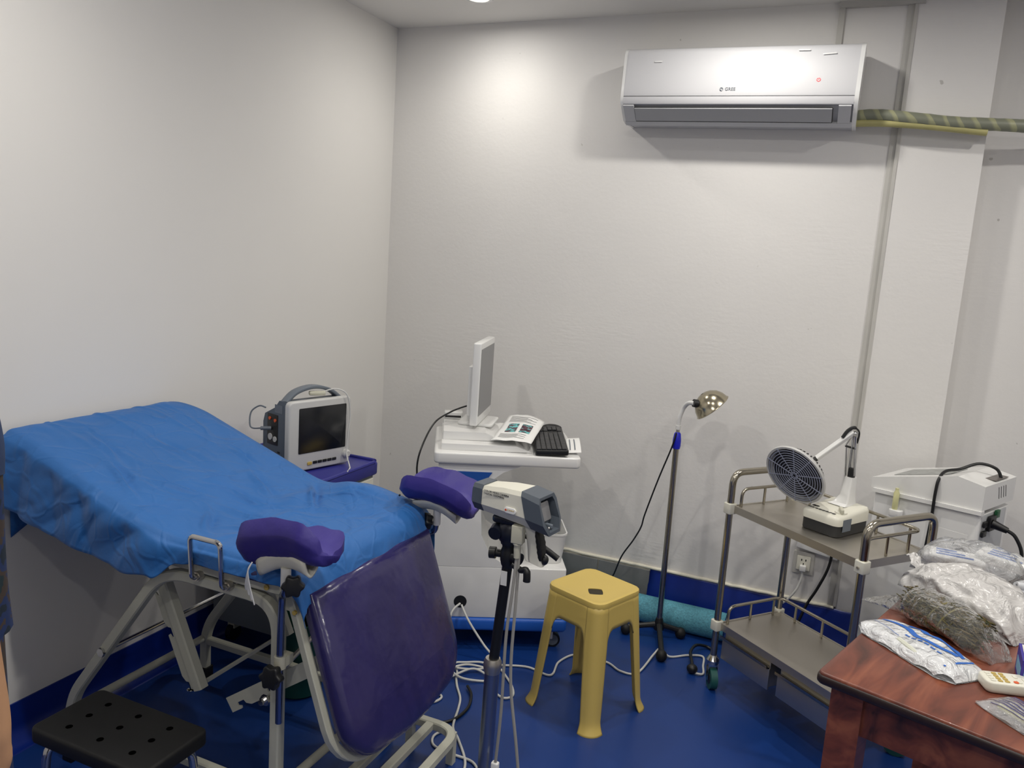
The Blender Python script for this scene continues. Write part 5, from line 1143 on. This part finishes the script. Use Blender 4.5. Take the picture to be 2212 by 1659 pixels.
# purple box
PB = tbl('medicine_box', 'purple and pale blue medicine carton standing on the table', 'carton', .362, .318, math.radians(14))
build('carton', MB().box(-.075, .075, -.045, .045, 0, .055), BOXPURPLE, PB)
build('pale_panel', MB().box(-.0757, -.0751, -.040, .030, .010, .036), BOXBLUE, PB); build('front_panel', MB().box(-.070, .070, -.0457, -.0451, .010, .036), BOXBLUE, PB)
build('top_panel', MB().box(-.07, .07, -.04, .04, .0551, .0557), IVORY, PB)
for x in (-.05, .0): build('red_dot', MB().box(x, x+.012, -.0459, -.0457, .044, .048), REDM, PB)

# ---------------------------------------------------------------- person at the left edge of the view
PE = thing('person', 'person in blue sleeve and dark patterned dress standing beside the bed with bare forearm lowered', 'person', (.815, -2.636, 0), 0)
def skin_body():
    me = bpy.data.meshes.new('body'); V = []; E = []; Rr = []
    def add(p, r, par=None):
        V.append(p); Rr.append(r); i = len(V)-1
        if par is not None: E.append((par, i))
        return i
    # faces towards the bed (+Y); right arm on +X
    pel = add((0, 0, .86), (.135, .10)); bel = add((0, .005, .98), (.12, .09), pel); che = add((0, 0, 1.14), (.13, .095), bel); upc = add((0, -.01, 1.25), (.11, .08), che)
    nk = add((0, -.01, 1.345), (.048, .05), upc); hd0 = add((0, .005, 1.41), (.06, .07), nk); hd1 = add((0, .012, 1.49), (.072, .088), hd0); add((0, .005, 1.555), (.055, .065), hd1)
    for s in (1, -1):
        sh = add((s*.135, -.01, 1.265), (.05, .05), upc); ar = add((s*.175, -.012, 1.22), (.046, .046), sh); el = add((s*.192, -.02, 1.02), (.038, .038), ar)
        f1 = add((s*.196, -.012, .91), (.036, .034), el); wr = add((s*.208, .008, .775), (.023, .025), f1); pm = add((s*.208, .004, .725), (.016, .032), wr); kn = add((s*.195, -.008, .69), (.014, .030), pm)
        for j, (dx, l) in enumerate(((-.024, .9), (-.008, 1.0), (.008, .95), (.022, .75))):
            a = add((s*.193, -.008-dx, .668), (.0085, .0085), kn); b = add((s*.189, -.006-dx, .668-.034*l), (.008, .008), a); add((s*.181, -.006-dx*.9, .668-.062*l), (.007, .007), b)
        t1 = add((s*.186, .024, .715), (.011, .011), pm); t2 = add((s*.177, .034, .688), (.0095, .0095), t1); add((s*.171, .037, .662), (.008, .008), t2)
        th = add((s*.080, 0, .78), (.085, .085), pel); kn_ = add((s*.085, .01, .45), (.055, .058), th); ca = add((s*.085, -.015, .30), (.050, .052), kn_); an = add((s*.085, -.01, .09), (.034, .036), ca); add((s*.085, -.02, .035), (.032, .032), an); ft = add((s*.09, .07, .035), (.038, .026), an); add((s*.093, .15, .025), (.034, .02), ft)
    me.from_pydata(V, E, []); o = bpy.data.objects.new('body', me); C.objects.link(o)
    o.modifiers.new('skin', 'SKIN'); bpy.context.view_layer.update()
    for i, r in enumerate(Rr): me.skin_vertices[0].data[i].radius = r; me.skin_vertices[0].data[i].use_root = (i == 0)
    sd = o.modifiers.new('sub', 'SUBSURF'); sd.levels = 2; sd.render_levels = 2
    bpy.context.view_layer.update()
    m2 = bpy.data.meshes.new_from_object(o.evaluated_get(bpy.context.evaluated_depsgraph_get())); bpy.data.objects.remove(o)
    m2.materials.clear(); m2.materials.append(SKIN); m2.shade_smooth(); o = bpy.data.objects.new('body', m2); C.objects.link(o); o.parent = PE; return o
skin_body()
# dress, sleeves, hair, shoes, face
mb = MB(); R = []
for z, wx, wy in ((.22, .165, .150), (.45, .158, .143), (.70, .152, .136), (.86, .150, .132), (.99, .142, .118), (1.14, .150, .120), (1.24, .150, .105), (1.30, .120, .085), (1.325, .072, .062)):
    R.append([(wx*math.cos(a)*(1+.02*math.sin(9*a)*(z < .9)), wy*math.sin(a)*(1+.02*math.sin(9*a)*(z < .9))-.003, z) for a in [2*PI*k/40 for k in range(40)]])
mb.rings(R, None, False, False); build('dress', mb, DRESS, PE, smooth=60)
for s in (1, -1):
    mb = MB(); mb.tube(catmull([(s*.10, -.01, 1.278), (s*.160, -.012, 1.250), (s*.188, -.016, 1.20), (s*.194, -.02, 1.155)], 6), [.050, .052, .054, .056]+[.056]*40, 18); sl_ = build('sleeve', mb, SLEEVE, PE, smooth=60)
    mb = MB(); mb.tube(catmull([(s*.193, -.019, 1.165), (s*.197, -.022, 1.08), (s*.199, -.022, 1.0), (s*.199, -.016, .925)], 6), .053, 18); build('sleeve_cuff', mb, DRESS, sl_, smooth=60)
    mb = MB(); mb.ball((s*.09, .05, .032), .047, .125, .04, 16, 9); build('shoe', mb, BLACK, PE, smooth=80)
mb = MB()
mb.grid(20, 14, lambda u, v: (.098*math.sin(.05+v*2.0)*math.cos(PI+u*PI), -.002+.112*math.sin(.05+v*2.0)*math.sin(PI+u*PI) if 1 else 0, 1.495+.120*math.cos(.05+v*2.0)))
mb.grid(20, 8, lambda u, v: (.098*math.sin(.05+v*1.15)*math.cos(u*PI), -.002+.112*math.sin(.05+v*1.15)*math.sin(u*PI), 1.495+.120*math.cos(.05+v*1.15)))
mb.ball((0, -.115, 1.50), .05, .045, .05); build('hair', mb, HAIR, PE, smooth=80)
for s in (1, -1):
    mb = MB(); mb.ball((s*.030, .092, 1.495), .011, .007, .007); build('eye', mb, BLACK, PE, smooth=80)
    mb = MB(); mb.ball((s*.082, -.002, 1.485), .012, .018, .028); build('ear', mb, SKIN, PE, smooth=80)
mb = MB(); mb.ball((0, .104, 1.465), .012, .018, .020); build('nose', mb, SKIN, PE, smooth=80)
mb = MB(); mb.ball((0, .090, 1.430), .024, .008, .007); build('mouth', mb, mat('lips', (150, 84, 76), .5), PE, smooth=80)
